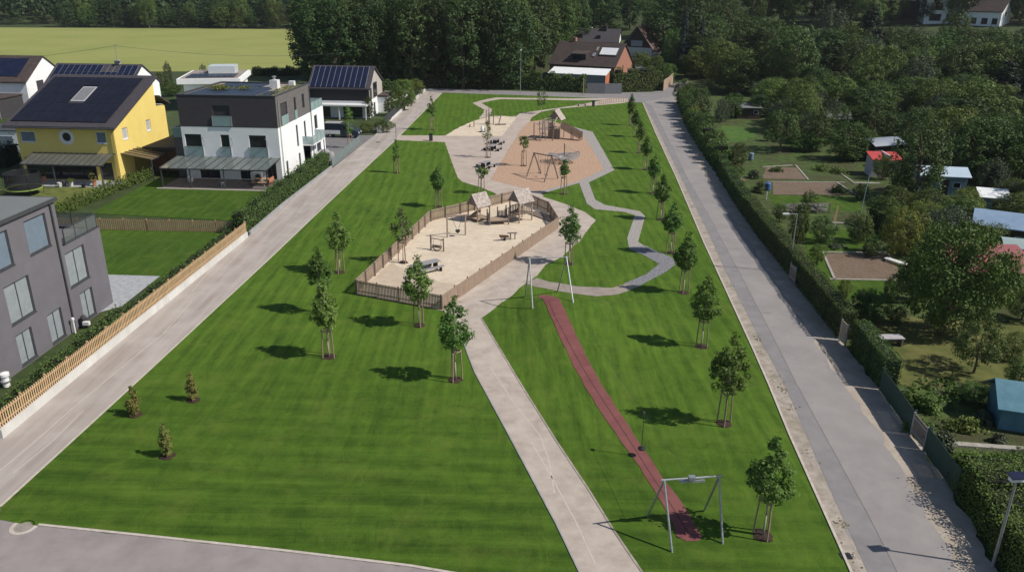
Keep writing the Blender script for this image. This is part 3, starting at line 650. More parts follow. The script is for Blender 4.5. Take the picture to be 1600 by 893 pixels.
# second line behind the far houses and up the slope
WL2 = 'mid green broadleaf tree in the wood on the slope behind the brick house'
for i in range(96):
    x = rnd.uniform(-45, 180); y = rnd.uniform(238, 345)+max(0, x)*.12
    if x < 0 and y < 255: continue
    fill(['wood', 'broad', 'broad', 'olive'], Vector((x, y, hill(x, y))), rnd.uniform(14, 22), rnd.uniform(9, 13), WL2, 'trees of the wood on the slope')
for x, y, h, w, k in ((0, 196, 10, 8, 'broad'), (6, 193, 9, 7.5, 'broad'), (11, 196, 12, 8, 'broad'), (15, 200, 13, 8, 'broad'), (-8, 192, 8, 8, 'wood')):
    if not hides(Vector((x, y, 0)), h, w): put(k, Vector((x, y, 0)), h, w, 'lower bushy tree in front of the dark wood, behind the long clipped hedge', group='bushy trees behind the long hedge')
put('yel', G(539, 128), 4.0, 3.4, 'pale yellow green bush lit behind the ridge of the solar roofed house', 'bush', 'bush')
# far tree line beyond the field
FL = 'far tree in the line beyond the yellow field'
for i in range(52):
    x = -235+i*4.9+rnd.uniform(-1.5, 1.5); y = 436+rnd.uniform(-5, 12); k = rnd.choice(['broad', 'broad', 'olive', 'wood', 'lite'])
    put(k, Vector((x, y, 0)), rnd.uniform(9, 20), rnd.uniform(8, 14), FL, group='trees lining the far side of the field')
# far off wood: one mass
b = []; nb = []; q = np.random.default_rng(12)
def far(x, y, h, w, n):
    d = q.normal(size=(n, 3)); d /= np.linalg.norm(d, axis=1)[:, None]; d[:, 2] = np.abs(d[:, 2])*1.0-.15
    lump = 1+.25*np.sin(d[:, 0:1]*5+x)+.2*np.sin(d[:, 1:2]*6+y)
    b.append(d*np.array([w/2, w/2, h*.62])*lump*q.uniform(.75, 1, (n, 1))+np.array([x, y, hill(x, y)+h*.38])); nb.append(d+q.normal(size=(n, 3))*.35+np.array([0, 0, .3]))
for j in range(16):
    y = 452+j*15
    for i in range(48):
        x = -330+i*9.5+q.uniform(-4, 4)
        if x > -50 and y < 520: pass
        far(x, y+q.uniform(-6, 6), q.uniform(15, 24), q.uniform(11, 16), 190)
for j in range(13):
    y = 350+j*17
    for i in range(30):
        x = -30+i*13+q.uniform(-5, 5)
        far(x, y+q.uniform(-6, 6)+max(0, x)*.1, q.uniform(15, 24), q.uniform(11, 16), 190)
tag(leaves('distant_wood', np.concatenate(b), np.concatenate(nb), 1.9, LEAF('distant wood leaves', (.018, .036, .012), (.055, .082, .026), .05, .15, .1)), kind='stuff')
# ------------------------------------------------------------------ garden trees, one by one
GT = [
 (1065, 112, -4, 13, 'spruce', 'tall blue grey spruce behind the brown gabled house', 'spruce_tree'),
 (1092, 110, 12, 11, 'spruce', 'shorter blue spruce right of the tallest one', 'spruce_tree'),
 (1092, 122, 70, 24, 'lite', 'round yellow green tree at the far corner of the right road', 'garden_tree'),
 (1118, 105, 58, 22, 'lite', 'bright rounded tree right of the blue spruces', 'garden_tree'),
 (1165, 100, 25, 30, 'broad', 'broad green tree behind the allotments, left of the tall olive one', 'garden_tree'),
 (1144, 128, 88, 26, 'olive', 'dark olive tree behind the nearest grey shed roof', 'garden_tree'),
 (1235, 150, 36, 42, 'olive', 'large olive tree in the middle of the allotments with light top', 'garden_tree'),
 (1290, 95, -6, 30, 'willow', 'grey green drooping tree at the top edge', 'garden_tree'),
 (1352, 98, -10, 32, 'fir', 'broad dark fir below the white houses', 'fir_tree'),
 (1423, 96, 34, 36, 'willow', 'rounded grey green willow in front of the dark long building', 'garden_tree'),
 (1486, 92, 14, 24, 'olive', 'tall loose tree standing between the white houses', 'garden_tree'),
 (1545, 110, 44, 32, 'olive', 'olive tree below the white gabled house', 'garden_tree'),
 (1598, 130, 5, 26, 'fir', 'dark fir at the right edge beside the white gabled house', 'fir_tree'),
 (1365, 165, 68, 40, 'lite', 'lighter green tree left of the weeping one', 'garden_tree'),
 (1425, 170, 68, 34, 'willow', 'weeping tree in the middle of the right slope', 'garden_tree'),
 (1490, 150, 68, 36, 'olive', 'brownish olive tree on the right slope', 'garden_tree'),
 (1560, 180, 80, 40, 'fir', 'dark conifer by the right edge of the slope', 'fir_tree'),
 (1598, 200, 90, 34, 'fir', 'dark conifer cut by the right edge on the slope', 'fir_tree'),
 (1205, 180, 120, 30, 'lite', 'bright topped round tree behind the low grey shed', 'garden_tree'),
 (1303, 190, 118, 36, 'lite', 'yellow green bright round tree in the middle of the allotments', 'garden_tree'),
 (1355, 190, 132, 26, 'olive', 'olive tree right of the bright round tree', 'garden_tree'),
 (1362, 222, 150, 34, 'broad', 'dark broad tree left of the arched shed roof', 'garden_tree'),
 (1219, 236, 170, 33, 'apple', 'spreading apple tree with its bare trunk showing above the soil beds', 'apple_tree'),
 (1275, 234, 168, 28, 'olive', 'olive tree right of the spreading apple tree', 'garden_tree'),
 (1320, 250, 188, 32, 'broad', 'dark tree behind the farthest soil bed', 'garden_tree'),
 (1430, 232, 165, 36, 'olive', 'grey olive tree behind the arched roof', 'garden_tree'),
 (1508, 220, 120, 55, 'broad', 'big broad dark tree in the middle of the right slope', 'garden_tree'),
 (1520, 282, 180, 52, 'broad', 'large dark tree behind the light blue hut', 'garden_tree'),
 (1590, 290, 175, 36, 'broad', 'dark tree at the right edge behind the blue roofed shed', 'garden_tree'),
 (1546, 312, 245, 22, 'fir', 'small dark conifer right of the light blue hut', 'fir_tree'),
 (1428, 312, 188, 46, 'olive', 'slender birch like tree between the red roofed hut and the blue hut', 'garden_tree'),
 (1408, 400, 326, 34, 'yel', 'yellow green rounded bush in front of the grey leaved one', 'bush'),
 (1474, 392, 312, 46, 'willow', 'grey green tall bush behind the big leafy tree', 'bush'),
 (1502, 350, 292, 26, 'lite', 'tall rounded shrub in front of the light blue hut', 'bush'),
 (1378, 352, 304, 24, 'broad', 'dark green bush beside the tilted pole', 'bush'),
 (1578, 350, 300, 34, 'broad', 'dark bush behind the blue grey roof', 'bush'),
 (1472, 521, 345, 72, 'leafy', 'big leafy tree standing on the orchard lawn', 'garden_tree'),
 (1521, 582, 502, 44, 'apple', 'small spreading fruit tree on the orchard lawn', 'apple_tree'),
 (1596, 500, 442, 28, 'lite', 'bright bush cut by the right edge beside the dull red roof', 'bush'),
 # far corner
 (1000, 113, 80, 17, 'lite', 'green bush between the brick gable and the brown house', 'bush'),
 (1024, 116, 86, 16, 'broad', 'green bush right of the carport in front of the brown house', 'bush'),
 (1043, 130, 98, 13, 'lite', 'bright bush behind the weathered board fence', 'bush'),
 (1050, 108, 40, 20, 'broad', 'tall green tree between the brown house and the blue spruces', 'garden_tree'),
 (1072, 120, 84, 16, 'broad', 'dark green bush at the bend of the far road', 'bush'),
 # extra planting of the near allotments
 (1432, 470, 400, 26, 'broad', 'dark shrub left of the trunk of the big leafy tree', 'bush'),
 (1362, 500, 452, 22, 'broad', 'dark rounded shrub at the top of the orchard lawn', 'bush'),
 (1400, 505, 478, 16, 'olive', 'low shrub in the shade under the big leafy tree', 'bush'),
 (1555, 470, 400, 30, 'broad', 'dark tree between the big leafy tree and the dull red roof', 'garden_tree'),
 (1535, 400, 345, 30, 'olive', 'grey green shrub left of the blue grey roof', 'bush'),
 (1450, 340, 296, 30, 'broad', 'rounded green shrub below the birch like tree', 'bush'),
 (1400, 330, 292, 18, 'broad', 'dark green shrub at the right end of the plank path', 'bush'),
 (1345, 312, 286, 14, 'olive', 'loose shrub beside the middle soil bed end', 'bush'),
 (1580, 560, 520, 26, 'lite', 'small tree right of the fruit tree on the orchard lawn', 'garden_tree'),
 (1590, 610, 560, 26, 'broad', 'dark shrub behind the teal shelter', 'bush'),
 (1520, 626, 600, 26, 'broad', 'dark low shrub left of the teal shelter', 'bush'),
 (1262, 330, 296, 12, 'olive', 'shrub in front of the wood rack', 'bush'),
 (1405, 300, 262, 20, 'broad', 'dark shrub below the red roofed hut', 'bush'),
 (1330, 250, 214, 26, 'broad', 'dark shrub right of the far soil bed', 'bush'),
 (1360, 400, 372, 16, 'olive', 'shrub behind the near soil bed', 'bush'),
 (1595, 745, 700, 24, 'broad', 'dark bush at the right edge behind the corner hedge', 'bush'),
 # along the road
 (1066, 162, 122, 15, 'lite', 'farthest bright bush at the foot of the right road', 'bush'),
 (1088, 182, 134, 22, 'olive', 'grey green small tree over the far part of the right road', 'garden_tree'),
 (1082, 196, 165, 12, 'yel', 'yellow green bush at the road edge by the far lamp shadow', 'bush'),
 (1098, 216, 174, 17, 'broad', 'dark round bush at the road edge in front of the clover lawn', 'bush'),
 (1117, 240, 202, 19, 'olive', 'brownish bush at the start of the clipped road hedge', 'bush'),
 (1152, 262, 222, 16, 'olive', 'rounded olive shrub beside the left soil bed', 'bush'),
 (1147, 282, 256, 14, 'lite', 'low light shrub beside the left soil bed', 'bush'),
 (1126, 190, 148, 14, 'willow', 'thin grey sapling on the grass behind the road bushes', 'garden_tree'),
 (1246, 380, 316, 18, 'broad', 'tall clipped dark yew behind the road hedge next to the street lamp', 'bush'),
 (1282, 378, 338, 22, 'olive', 'brownish shrub behind the wood rack', 'bush'),
 (1340, 378, 330, 20, 'olive', 'olive shrub at the foot of the tilted pole', 'bush'),
 (1218, 345, 318, 12, 'lite', 'small light shrub at the left end of the wood rack', 'bush'),
 (1276, 412, 380, 14, 'lite', 'light green bush between the hedge and the near soil bed', 'bush'),
 (1316, 470, 436, 13, 'lite', 'light bush in the grass at the near soil bed corner', 'bush'),
 (1345, 490, 452, 18, 'olive', 'shrub in the grass under the big leafy tree', 'bush'),
 (1392, 470, 430, 16, 'broad', 'dark shrub at the right corner of the near soil bed', 'bush'),
 (1378, 280, 240, 16, 'broad', 'dark bush in front of the hut with the bright red roof', 'bush'),
 (1255, 235, 205, 30, 'broad', 'low dark bush row behind the far soil bed', 'bush'),
 (1590, 330, 308, 16, 'lite', 'light bush above the blue grey roof', 'bush'),
]
for cx, by, ty, hw, k, lab, nm in GT: gt(cx, by, ty, hw, k, lab, nm, 'bush' if nm == 'bush' else 'tree')
# fillers of the crowded slope behind
SL = 'tree in the crowded dark thicket on the right hand slope'
for i in range(270):
    cx = rnd.uniform(1070, 1660); by = rnd.uniform(78, 300)
    if by > 225 and cx < 1440: continue
    p = G(cx, by); h = rnd.uniform(4, 8.5) if by > 150 else rnd.uniform(7, 12)
    fill(['olive', 'broad', 'broad', 'lite', 'wood', 'willow'] if by > 120 else ['olive', 'broad', 'wood', 'fir'], p, h, h*rnd.uniform(.8, 1.15), SL, 'trees crowding the right hand slope', 'thicket_tree')
for i in range(40):
    x = rnd.uniform(95, 230); y = rnd.uniform(150, 275); p = Vector((x, y, hill(x, y))); fill(['olive', 'broad', 'wood', 'fir'], p, rnd.uniform(8, 13), rnd.uniform(7, 11), SL, 'trees crowding the right hand slope', 'thicket_tree')
PROT += [(1546, 334, 1600, 374, 300), (1545, 396, 1600, 440, 400), (1286, 392, 1412, 440, 380), (1445, 268, 1512, 300, 296), (1200, 280, 1350, 332, 280)]
for i in range(60):
    cx = rnd.uniform(1385, 1650); by = rnd.uniform(300, 470) if cx > 1540 else rnd.uniform(300, 400)
    p = G(cx, by); h = rnd.uniform(1.8, 3.6); fill(['lite', 'broad', 'olive', 'willow'], p, h, h*rnd.uniform(.9, 1.3), 'leafy shrub filling the gaps between the allotment huts', 'shrubs between the allotment huts', 'leafy_shrub')
for i in range(30):
    cx = rnd.uniform(1110, 1380); by = rnd.uniform(205, 262)
    p = G(cx, by); h = rnd.uniform(1.4, 2.8); 
    if cx > 1190 or by > 235: fill(['lite', 'broad', 'olive'], p, h, h*rnd.uniform(.9, 1.3), 'green shrub in the rows behind the soil beds', 'shrubs behind the soil beds', 'leafy_shrub')
for x, y, h, w in ((56, 56, 9, 8), (60, 64, 10, 9), (52, 49, 8, 7), (66, 74, 10, 9), (62, 84, 9, 8), (74, 88, 11, 9), (45, 44, 7, 6), (80, 98, 11, 10), (86, 110, 11, 10), (50, 41, 8, 7), (38, 37, 6, 5)):
    put(rnd.choice(['broad', 'wood', 'broad']), Vector((x, y, hill(x, y))), h, w, 'tall garden tree just beyond the right edge of the photo', 'garden_tree', group='trees just beyond the right edge')
for cx, by, ty, hw, k, lab in ((578, 185, 150, 8, 'broad', 'dark shrub against the gable of the solar roofed house'), (632, 172, 122, 22, 'lite', 'big light green bush over the garden wall at the far lane'), (612, 180, 150, 14, 'broad', 'dark green bush on the garden wall of the solar roofed house'), (650, 150, 122, 14, 'lite', 'light bush at the far end of the lane wall'), (600, 206, 186, 16, 'lite', 'low bright shrub beside the white cabinet at the drive'), (572, 207, 190, 10, 'lite', 'bright shrub behind the van'),
        (268, 150, 128, 16, 'broad', 'dark bush between the yellow house and the flat roofed house'), (255, 138, 112, 14, 'olive', 'olive bush behind the ridge of the yellow house'), (264, 128, 92, 8, 'willow', 'thin sapling at the field edge left of the flat roofed house'), (318, 116, 98, 5, 'willow', 'thin sapling at the field edge above the flat roofed house'), (75, 118, 92, 6, 'willow', 'thin sapling at the field edge behind the white houses')):
    gt(cx, by, ty, hw, k, lab, 'bush', 'bush')
for pr in PROTO.values():
    if not pr[3]:
        for c in list(pr[0].children): bpy.data.objects.remove(c)
        bpy.data.objects.remove(pr[0])
# ================================================================== HEDGES
def hedge(name, label, line, width, height, mat, dens=55, leaf=.16, lump=.12, px=True, cat='hedge', side=1, group=None, taper=.85, z0=0, spiky=0):
    """clipped hedge; line is the foot of its face, width grows to the right of the line"""
    w = [tuple(G(*p)[:2]) if px else p for p in line]; w = dense(w, 1.0); a = w; b = offset_line(w, -width*side)
    o = w[0]; oz = ter(*o); q = np.random.default_rng(int(abs(o[0])*100)+len(w))
    core = MB(); ia = offset_line(w, -width*.14*side); ib = offset_line(w, -width*.86*side)
    HL = [height*(1+lump*.7*math.sin(i*1.7)+lump*q.normal()*.35) for i in range(len(w))]
    for i in range(len(w)-1):
        hh = HL[i]*.90
        core.hexa([(*ia[i], z0), (*ib[i], z0), (*ib[i+1], z0), (*ia[i+1], z0), (*ia[i], hh), (*ib[i], hh), (*ib[i+1], hh), (*ia[i+1], hh)])
    P_ = []; N_ = []
    for i in range(len(w)-1):
        A, B, C, D = [np.array(x) for x in (a[i], a[i+1], b[i], b[i+1])]; L = np.linalg.norm(B-A)
        hl = HL[i]; out = (A-C)/max(.01, np.linalg.norm(A-C))
        for face, area in (('f', L*hl), ('b', L*hl), ('t', L*width)):
            n = int(area*dens*(1 if face != 'b' else .5)); u = q.uniform(0, 1, n)[:, None]; v = q.uniform(0, 1, n)
            if face == 't':
                p = (A+(B-A)*u)*(1-v[:, None])+(C+(D-C)*u)*v[:, None]; z = hl+q.normal(size=n)*lump*.5-.25*np.abs(v-.5)**2*height*.6; nr = np.tile([0, 0, 1.], (n, 1))
                if spiky: z += q.exponential(spiky, n)
            else:
                p = (A+(B-A)*u) if face == 'f' else (C+(D-C)*u); k = (1 if face == 'f' else -1)
                p = p-out*k*(v[:, None]**2*(1-taper)*width*.5)+out*k*q.normal(size=(n, 1))*lump*.45; z = z0+v*(hl-z0); nr = np.tile([*(out*k), .25], (n, 1))
            P_.append(np.concatenate([p, z[:, None]], 1)); N_.append(nr+q.normal(size=(n, 3))*.55)
    ends = ((np.array(a[0]), np.array(b[0]), np.array(a[0])-np.array(a[1])), (np.array(a[-1]), np.array(b[-1]), np.array(a[-1])-np.array(a[-2])))
    for A, B, d in ends:
        n = int(width*height*dens); u = q.uniform(0, 1, n)[:, None]; z = q.uniform(z0, height, n)
        P_.append(np.concatenate([A+(B-A)*u, z[:, None]], 1)+q.normal(size=(n, 3))*lump*.4); N_.append(np.tile([*(d/np.linalg.norm(d)), .2], (n, 1))+q.normal(size=(n, 3))*.5)
    pts = np.concatenate(P_)-np.array([o[0], o[1], 0]); t = thing(name, label, cat, (o[0], o[1], oz), 0, group)
    leaves('foliage', pts, np.concatenate(N_), leaf, mat, t)
    core.v = [(x-o[0], y-o[1], z) for x, y, z in core.v]; core.build('branches', M('dark hedge core', (.012, .016, .006)), t)  # added dark core inside the leaves to block light, not modelled branches
    return t
hedge('clipped_hedge', 'long clipped hedge with lit flat top along the right road up to the gate post', [(1160, 336), (1182, 368), (1236, 436), (1308, 529)], 1.25, 2.15, f_hedge, 170, .10, .03, side=-1)
hedge('clipped_hedge', 'older uneven part of the road hedge between the soil bed and the road', [(1118, 262), (1140, 306), (1160, 336)], 1.3, 1.9, f_hedge, 110, .13, .12, side=-1)
hedge('loose_hedge', 'overgrown hedge at the far end of the right road', [(1058, 160), (1072, 196), (1095, 234), (1118, 262)], 2.2, 2.2, f_mid, 40, .24, .45, side=-1)
hedge('clipped_hedge', 'short clipped hedge with flat top between the gate post and the green fence', [(1326, 541), (1374, 607)], 1.15, 2.1, f_hedge, 190, .095, .02, side=-1)
hedge('conifer_hedge', 'feathery hedge at the lower right corner below the solar lamp', [(1478, 752), (1530, 830), (1590, 925)], 3.9, 1.8, f_thuja, 210, .105, .2, spiky=.13, side=-1)
hedge('clipped_hedge', 'long dark hedge at the far side of the park below the wood', [(700, 137), (760, 138), (830, 140.5), (912, 144)], 2.5, 3.6, f_mid, 28, .30, .3, side=-1)
hedge('clipped_hedge', 'dense green hedge with white flowers in front of the brick house', [(958, 144), (985, 143.5), (1034, 142)], 3.0, 4.4, f_hedge, 34, .26, .2, side=-1)
hedge('reed_strip', 'pale tall grass strip at the end of the left lane', [(662, 136), (700, 136)], 2.0, 2.0, f_reed, 30, .25, .25, side=-1, cat='tall grass')
th = dense([tuple(G(*p)[:2]) for p in ((86, 339), (160, 308), (236, 277))], .62); o = Vector((*th[0], 0)); t = thing('thuja_hedge', 'row of pointed thujas between the yellow house and the neighbouring lawn', 'hedge', o); A_ = []; B_ = []; m = MB()
for i, (x, y) in enumerate(th):
    h = rnd.uniform(1.45, 1.85); pts, nn, C = crown_pts(.40, h, 26, 22, lambda t: max(.08, 1-t)**.7, .2, i, .05, 1.2, .5, .1); A_.append(pts+np.array([x-o.x, y-o.y, 0])); B_.append(nn)
    pv_ = Vector((x-o.x, y-o.y, 0)); m.tube(pv_, pv_+Vector((0, 0, h*.8)), .04, .02, 5)
leaves('foliage', np.concatenate(A_), np.concatenate(B_), .13, f_thuja, t); tag(m.build('stems', m_bark, t), kind='stuff')
hedge('clipped_hedge', 'dense hedge along the left lane in front of the white and dark house', [(384, 366), (440, 318), (516, 259)], 1.3, 1.9, f_hedge, 80, .16, .15, side=-1, spiky=.1)
hedge('dark_hedge', 'dark thuja row at the left edge beside the yellow house', [(-20, 262), (12, 262), (34, 252)], 1.5, 2.4, f_con, 40, .22, .2, spiky=.3, side=-1)
hedge('low_hedge', 'low scrubby hedge inside the picket fence beside the grey house', [(4, 668), (60, 618), (120, 566), (200, 498)], .9, .85, f_hedge, 110, .13, .25, side=-1, spiky=.06)
hedge('low_hedge', 'thin low planting inside the picket fence beside the empty lawn', [(200, 498), (260, 447), (330, 392), (372, 360)], .7, .45, f_hedge, 110, .12, .25, side=-1, spiky=.06)
hedge('field_hedge', 'dark hedge at the near edge of the yellow field', [(395, 119), (486, 118)], 2, 1.8, f_dark, 20, .35, .3, side=-1)
hedge('clipped_hedge', 'light hedge behind the garden of the solar roofed house', [(596, 142), (632, 141)], 2, 2.0, f_hedge, 24, .3, .2, side=-1)
hedge('clipped_hedge', 'dark green hedge between the middle allotments', [(1352, 352), (1400, 372)], 1.4, 1.8, f_mid, 50, .2, .2, side=-1)
# vegetable rows and shrubs of the near allotment
VEG = [(1420, 628, 15, 16, f_lite, 'leafy vegetable plants behind the green fence'), (1450, 640, 22, 26, f_lite, 'bushy potato plants in the corner bed'), (1432, 672, 20, 20, f_lite, 'row of leafy plants along the fence'), (1503, 668, 26, 22, f_lite, 'tall broad leaved plant in the corner bed'), (1472, 698, 26, 24, f_grey, 'grey flowering shrub over the green fence'), (1535, 655, 14, 16, f_grey, 'white flowering plant in the dark bed'), (1560, 690, 12, 14, f_grey, 'small white flowered plant beside the timber edge'), (1505, 730, 18, 20, f_olive, 'loose shrub at the fence end'),
       (1468, 612, 60, 12, f_lite, 'long row of upright iris leaves at the edge of the orchard lawn'), (1214, 268, 12, 8, f_olive, 'small shrub at the corner of the far soil bed'), (1285, 266, 16, 10, f_lite, 'vegetable patch right of the far soil bed'), (1310, 300, 14, 12, f_olive, 'leafy rows at the right end of the middle soil bed'), (1310, 270, 18, 9, f_lite, 'green vegetable patch beside the plank path'), (1186, 300, 12, 20, f_olive, 'rosemary like shrub beside the middle soil bed'), (1178, 278, 10, 14, f_grey, 'purple grey shrub beside the hedge'), (1306, 386, 20, 6, f_grey, 'pale herb row along the near soil bed'), (1345, 372, 18, 10, f_olive, 'low perennials at the end of the small lawn')]
for px, py, hw, hp, f, lab in VEG:
    p = G(px, py); k = MPP(p); q = px
    pts, nn, C = crown_pts(hw*k*.85, max(.35, hp*k*.9), 45, 24, env_bush, min(.4, hp*k*.35), px+py, 0, .8, .1, .3)
    t = thing('garden_plant', lab, 'plant', p); leaves('foliage', pts, nn, .15, f, t)
    mm = MB()
    for c in C[::5]: mm.path([(0, 0, -.02), (c[0]*.6, c[1]*.6, c[2]*.4), (c[0], c[1], c[2])], .012, 4)
    mm.build('stem', m_bark, t)
# ================================================================== BUILDINGS
RZ = math.radians(-3.4)
def FRONT(u, n, z): return (u, -n, z)
def RIGHT(X=0): return lambda u, n, z: (X+n, u, z)
def LEFT(X): return lambda u, n, z: (X-n, u, z)
def facade(mb, fr, u0, u1, z0, z1, ops=(), dep=.16, top=None):
    """a wall with real openings and reveals; top(u) gives a sloping upper edge"""
    us = sorted({u0, u1, *[o[0] for o in ops], *[o[1] for o in ops]}); zs = sorted({z0, z1, *[o[2] for o in ops], *[o[3] for o in ops]})
    for a, b in zip(us, us[1:]):
        for c, d in zip(zs, zs[1:]):
            um, zm = (a+b)/2, (c+d)/2
            if any(o[0] < um < o[1] and o[2] < zm < o[3] for o in ops): continue
            mb.poly([fr(a, 0, c), fr(b, 0, c), fr(b, 0, d), fr(a, 0, d)])
    for a, b, c, d in [o[:4] for o in ops]:
        for q in (((a, c), (b, c)), ((b, c), (b, d)), ((b, d), (a, d)), ((a, d), (a, c))):
            mb.poly([fr(q[0][0], 0, q[0][1]), fr(q[1][0], 0, q[1][1]), fr(q[1][0], -dep, q[1][1]), fr(q[0][0], -dep, q[0][1])])
def bx(mb, fr, u0, u1, n0, n1, z0, z1):
    p = [fr(u0, n0, z0), fr(u1, n0, z0), fr(u1, n1, z0), fr(u0, n1, z0), fr(u0, n0, z1), fr(u1, n0, z1), fr(u1, n1, z1), fr(u0, n1, z1)]
    mb.hexa(p)
def window(t, fr, op, fm=None, pm=None, dep=.16, fw=.07, mull=1, sill=True, name='window', rail=None, rh=1.0):
    a, b, c, d = op[:4]; m = MB(); fm = fm or m_anth; pm = pm or m_glass
    e = .012
    a += e; b -= e; c += e; d -= e
    bx(m, fr, a, a+fw, -dep, -dep+.07, c, d); bx(m, fr, b-fw, b, -dep, -dep+.07, c, d)
    bx(m, fr, a+fw, b-fw, -dep, -dep+.07, c, c+fw); bx(m, fr, a+fw, b-fw, -dep, -dep+.07, d-fw, d)
    for i in range(1, mull):
        u = a+(b-a)*i/mull; bx(m, fr, u-fw*.4, u+fw*.4, -dep, -dep+.065, c+fw, d-fw)
    w = m.build(name, fm, t)
    p = MB(); bx(p, fr, a+fw*.5, b-fw*.5, -dep-.03, -dep+.02, c+fw*.5, d-fw*.5); p.build('pane', pm, w)
    if sill:
        s = MB(); bx(s, fr, a-.06, b+.06, -dep+.07, .05, c-.055, c-.008); s.build('sill', fm, w)
    if rail:
        r = MB(); bx(r, fr, a-.12, b+.12, .07, .10, c-.05, c+rh); r.build('balcony_glass', m_bal, w)
        r = MB(); bx(r, fr, a-.16, a-.12, .0, .12, c-.08, c+rh+.03); bx(r, fr, b+.12, b+.16, .0, .12, c-.08, c+rh+.03); bx(r, fr, a-.16, b+.16, .06, .11, c+rh+.004, c+rh+.045); r.build('balcony_rail', m_alu, w)
    return w
def pvfield(t, O, U, V, nu, nv, mat, holes=(), gap=.03, th=.05, name='solar_array'):
    """panels laid on a roof plane: O corner, U and V full edge vectors"""
    O, U, V = Vector(O), Vector(U), Vector(V); n = U.cross(V).normalized()
    if n.z < 0: n = -n
    m = MB(); lu, lv = U.length, V.length; gu, gv = gap/lu, gap/lv
    for i in range(nu):
        for j in range(nv):
            if (i, j) in holes: continue
            a, b, c, d = i/nu+gu/2, (i+1)/nu-gu/2, j/nv+gv/2, (j+1)/nv-gv/2
            q = [O+U*a+V*c, O+U*b+V*c, O+U*b+V*d, O+U*a+V*d]
            m.hexa([p+n*.06 for p in q]+[p+n*(.06+th) for p in q])
    return m.build(name, mat, t)
def slab(m, p, th):
    p = [Vector(q) for q in p]; m.hexa([q-Vector((0, 0, th)) for q in p]+p)
def pergola(t, x0, x1, y0, zt, zb, nposts, nr, mat=None, ywall=-.02, xs=None):
    m = MB(); slab(m, [(x0, y0, zb), (x1, y0, zb), (x1, ywall, zt), (x0, ywall, zt)], .02); m.build('pergola_glass', mat or m_perg, t)
    f = MB()
    for i in range(nr+1):
        x = x0+(x1-x0)*i/nr; f.beam((x, y0, zb+.035), (x, ywall, zt+.035), .07, .06)
    f.beam((x0-.05, y0, zb-.07), (x1+.05, y0, zb-.07), .14, .13); f.beam((x0, ywall-.05, zt-.06), (x1, ywall-.05, zt-.06), .08, .07)
    f.build('pergola_frame', m_anth, t)
    for x in (xs or [x0+(x1-x0)*i/(nposts-1) for i in range(nposts)]):
        MB().box(x-.06, y0-.06, 0, x+.06, y0+.06, zb-.14).build('pergola_post', m_anth, t)
def gable(name, label, cat, org, rz, W, D, eave, ridge, rf, wm, rm, fops=(), rops=(), oh=.35, th=.22, pane=None, fm=None, back=None, group=None, loops=()):
    """house with its ridge along local x; origin = front right corner at the ground, x runs from -W to 0"""
    t = thing(name, label, cat, org, rz, group); y1 = D*rf; be = back if back is not None else eave
    m = MB(); facade(m, FRONT, -W, 0, -.5, eave, fops); facade(m, RIGHT(0), 0, D, -.5, min(eave, be), rops); facade(m, LEFT(-W), 0, D, -.5, min(eave, be), loops)
    lo = min(eave, be)
    for X in (0, -W): m.poly([(X, 0, lo), (X, D, lo), (X, D, be), (X, y1, ridge), (X, 0, eave)])
    m.poly([(-W, D, -.5), (0, D, -.5), (0, D, be), (-W, D, be)]); m.build('wall', wm, t)
    r = MB(); g = oh*.7
    s1 = (ridge-eave)/y1; s2 = (ridge-be)/(D-y1)
    up = .25
    slab(r, [(-W-g, -oh, eave-oh*s1+up), (g, -oh, eave-oh*s1+up), (g, y1, ridge+up), (-W-g, y1, ridge+up)], th)
    slab(r, [(-W-g, y1, ridge+up), (g, y1, ridge+up), (g, D+oh, be-oh*s2+up), (-W-g, D+oh, be-oh*s2+up)], th)
    rf_ = r.build('roof', rm, t)
    for o in fops: window(t, FRONT, o, fm, pane)
    for o in rops: window(t, RIGHT(0), o, fm, pane)
    t['_'] = 0; del t['_']
    return t, (y1, s1, s2, up)
def cyl(t, name, p, q, r, mat): return MB().tube(p, q, r, r, 8).build(name, mat, t)
# ---- three storey white and dark house
wh = thing('flat_roof_house', 'three storey house with white lower floors, dark brown top floor and glass roofed terrace', 'house', (-29.0, 97.3, 0), RZ)
W = 12.3; D2 = 19.2; D3 = 13.5; B = 6.56; T = 10.4
fo = [(-11.95, -9.85, 3.05, 5.62), (-7.4, -6.3, 3.05, 5.62), (-3.8, -1.65, 3.05, 5.62), (-10.6, -8.0, .06, 2.3), (-5.4, -3.6, .06, 2.3), (-2.0, -.7, .06, 2.3)]
ro = [(1.8, 2.55, .1, 2.05), (6.86, 7.6, .1, 2.05), (6.66, 7.4, 2.95, 5.8), (10.0, 10.8, 2.95, 5.8), (9.2, 12.4, .0, 2.55), (14.7, 16.1, 4.0, 5.8), (15.0, 17.0, .7, 2.3)]
m = MB(); facade(m, FRONT, -W, 0, -.3, B, fo); facade(m, RIGHT(0), 0, D2, -.3, B, ro); facade(m, LEFT(-W), 0, D2, -.3, B); m.poly([(-W, D2, -.3), (0, D2, -.3), (0, D2, B), (-W, D2, B)]); m.poly([(-W, D3, B), (0, D3, B), (0, D2, B), (-W, D2, B)])
m.build('white_wall', m_white, wh)
fo3 = [(-8.0, -5.85, 6.72, 9.2)]; ro3 = [(1.5, 3.95, 6.72, 9.3), (6.67, 7.5, 6.72, 9.35), (9.95, 11.0, 7.5, 9.35)]
e = .012
m = MB(); F3 = lambda u, n, z: (u, -n-e, z); R3 = lambda u, n, z: (e+n, u, z)
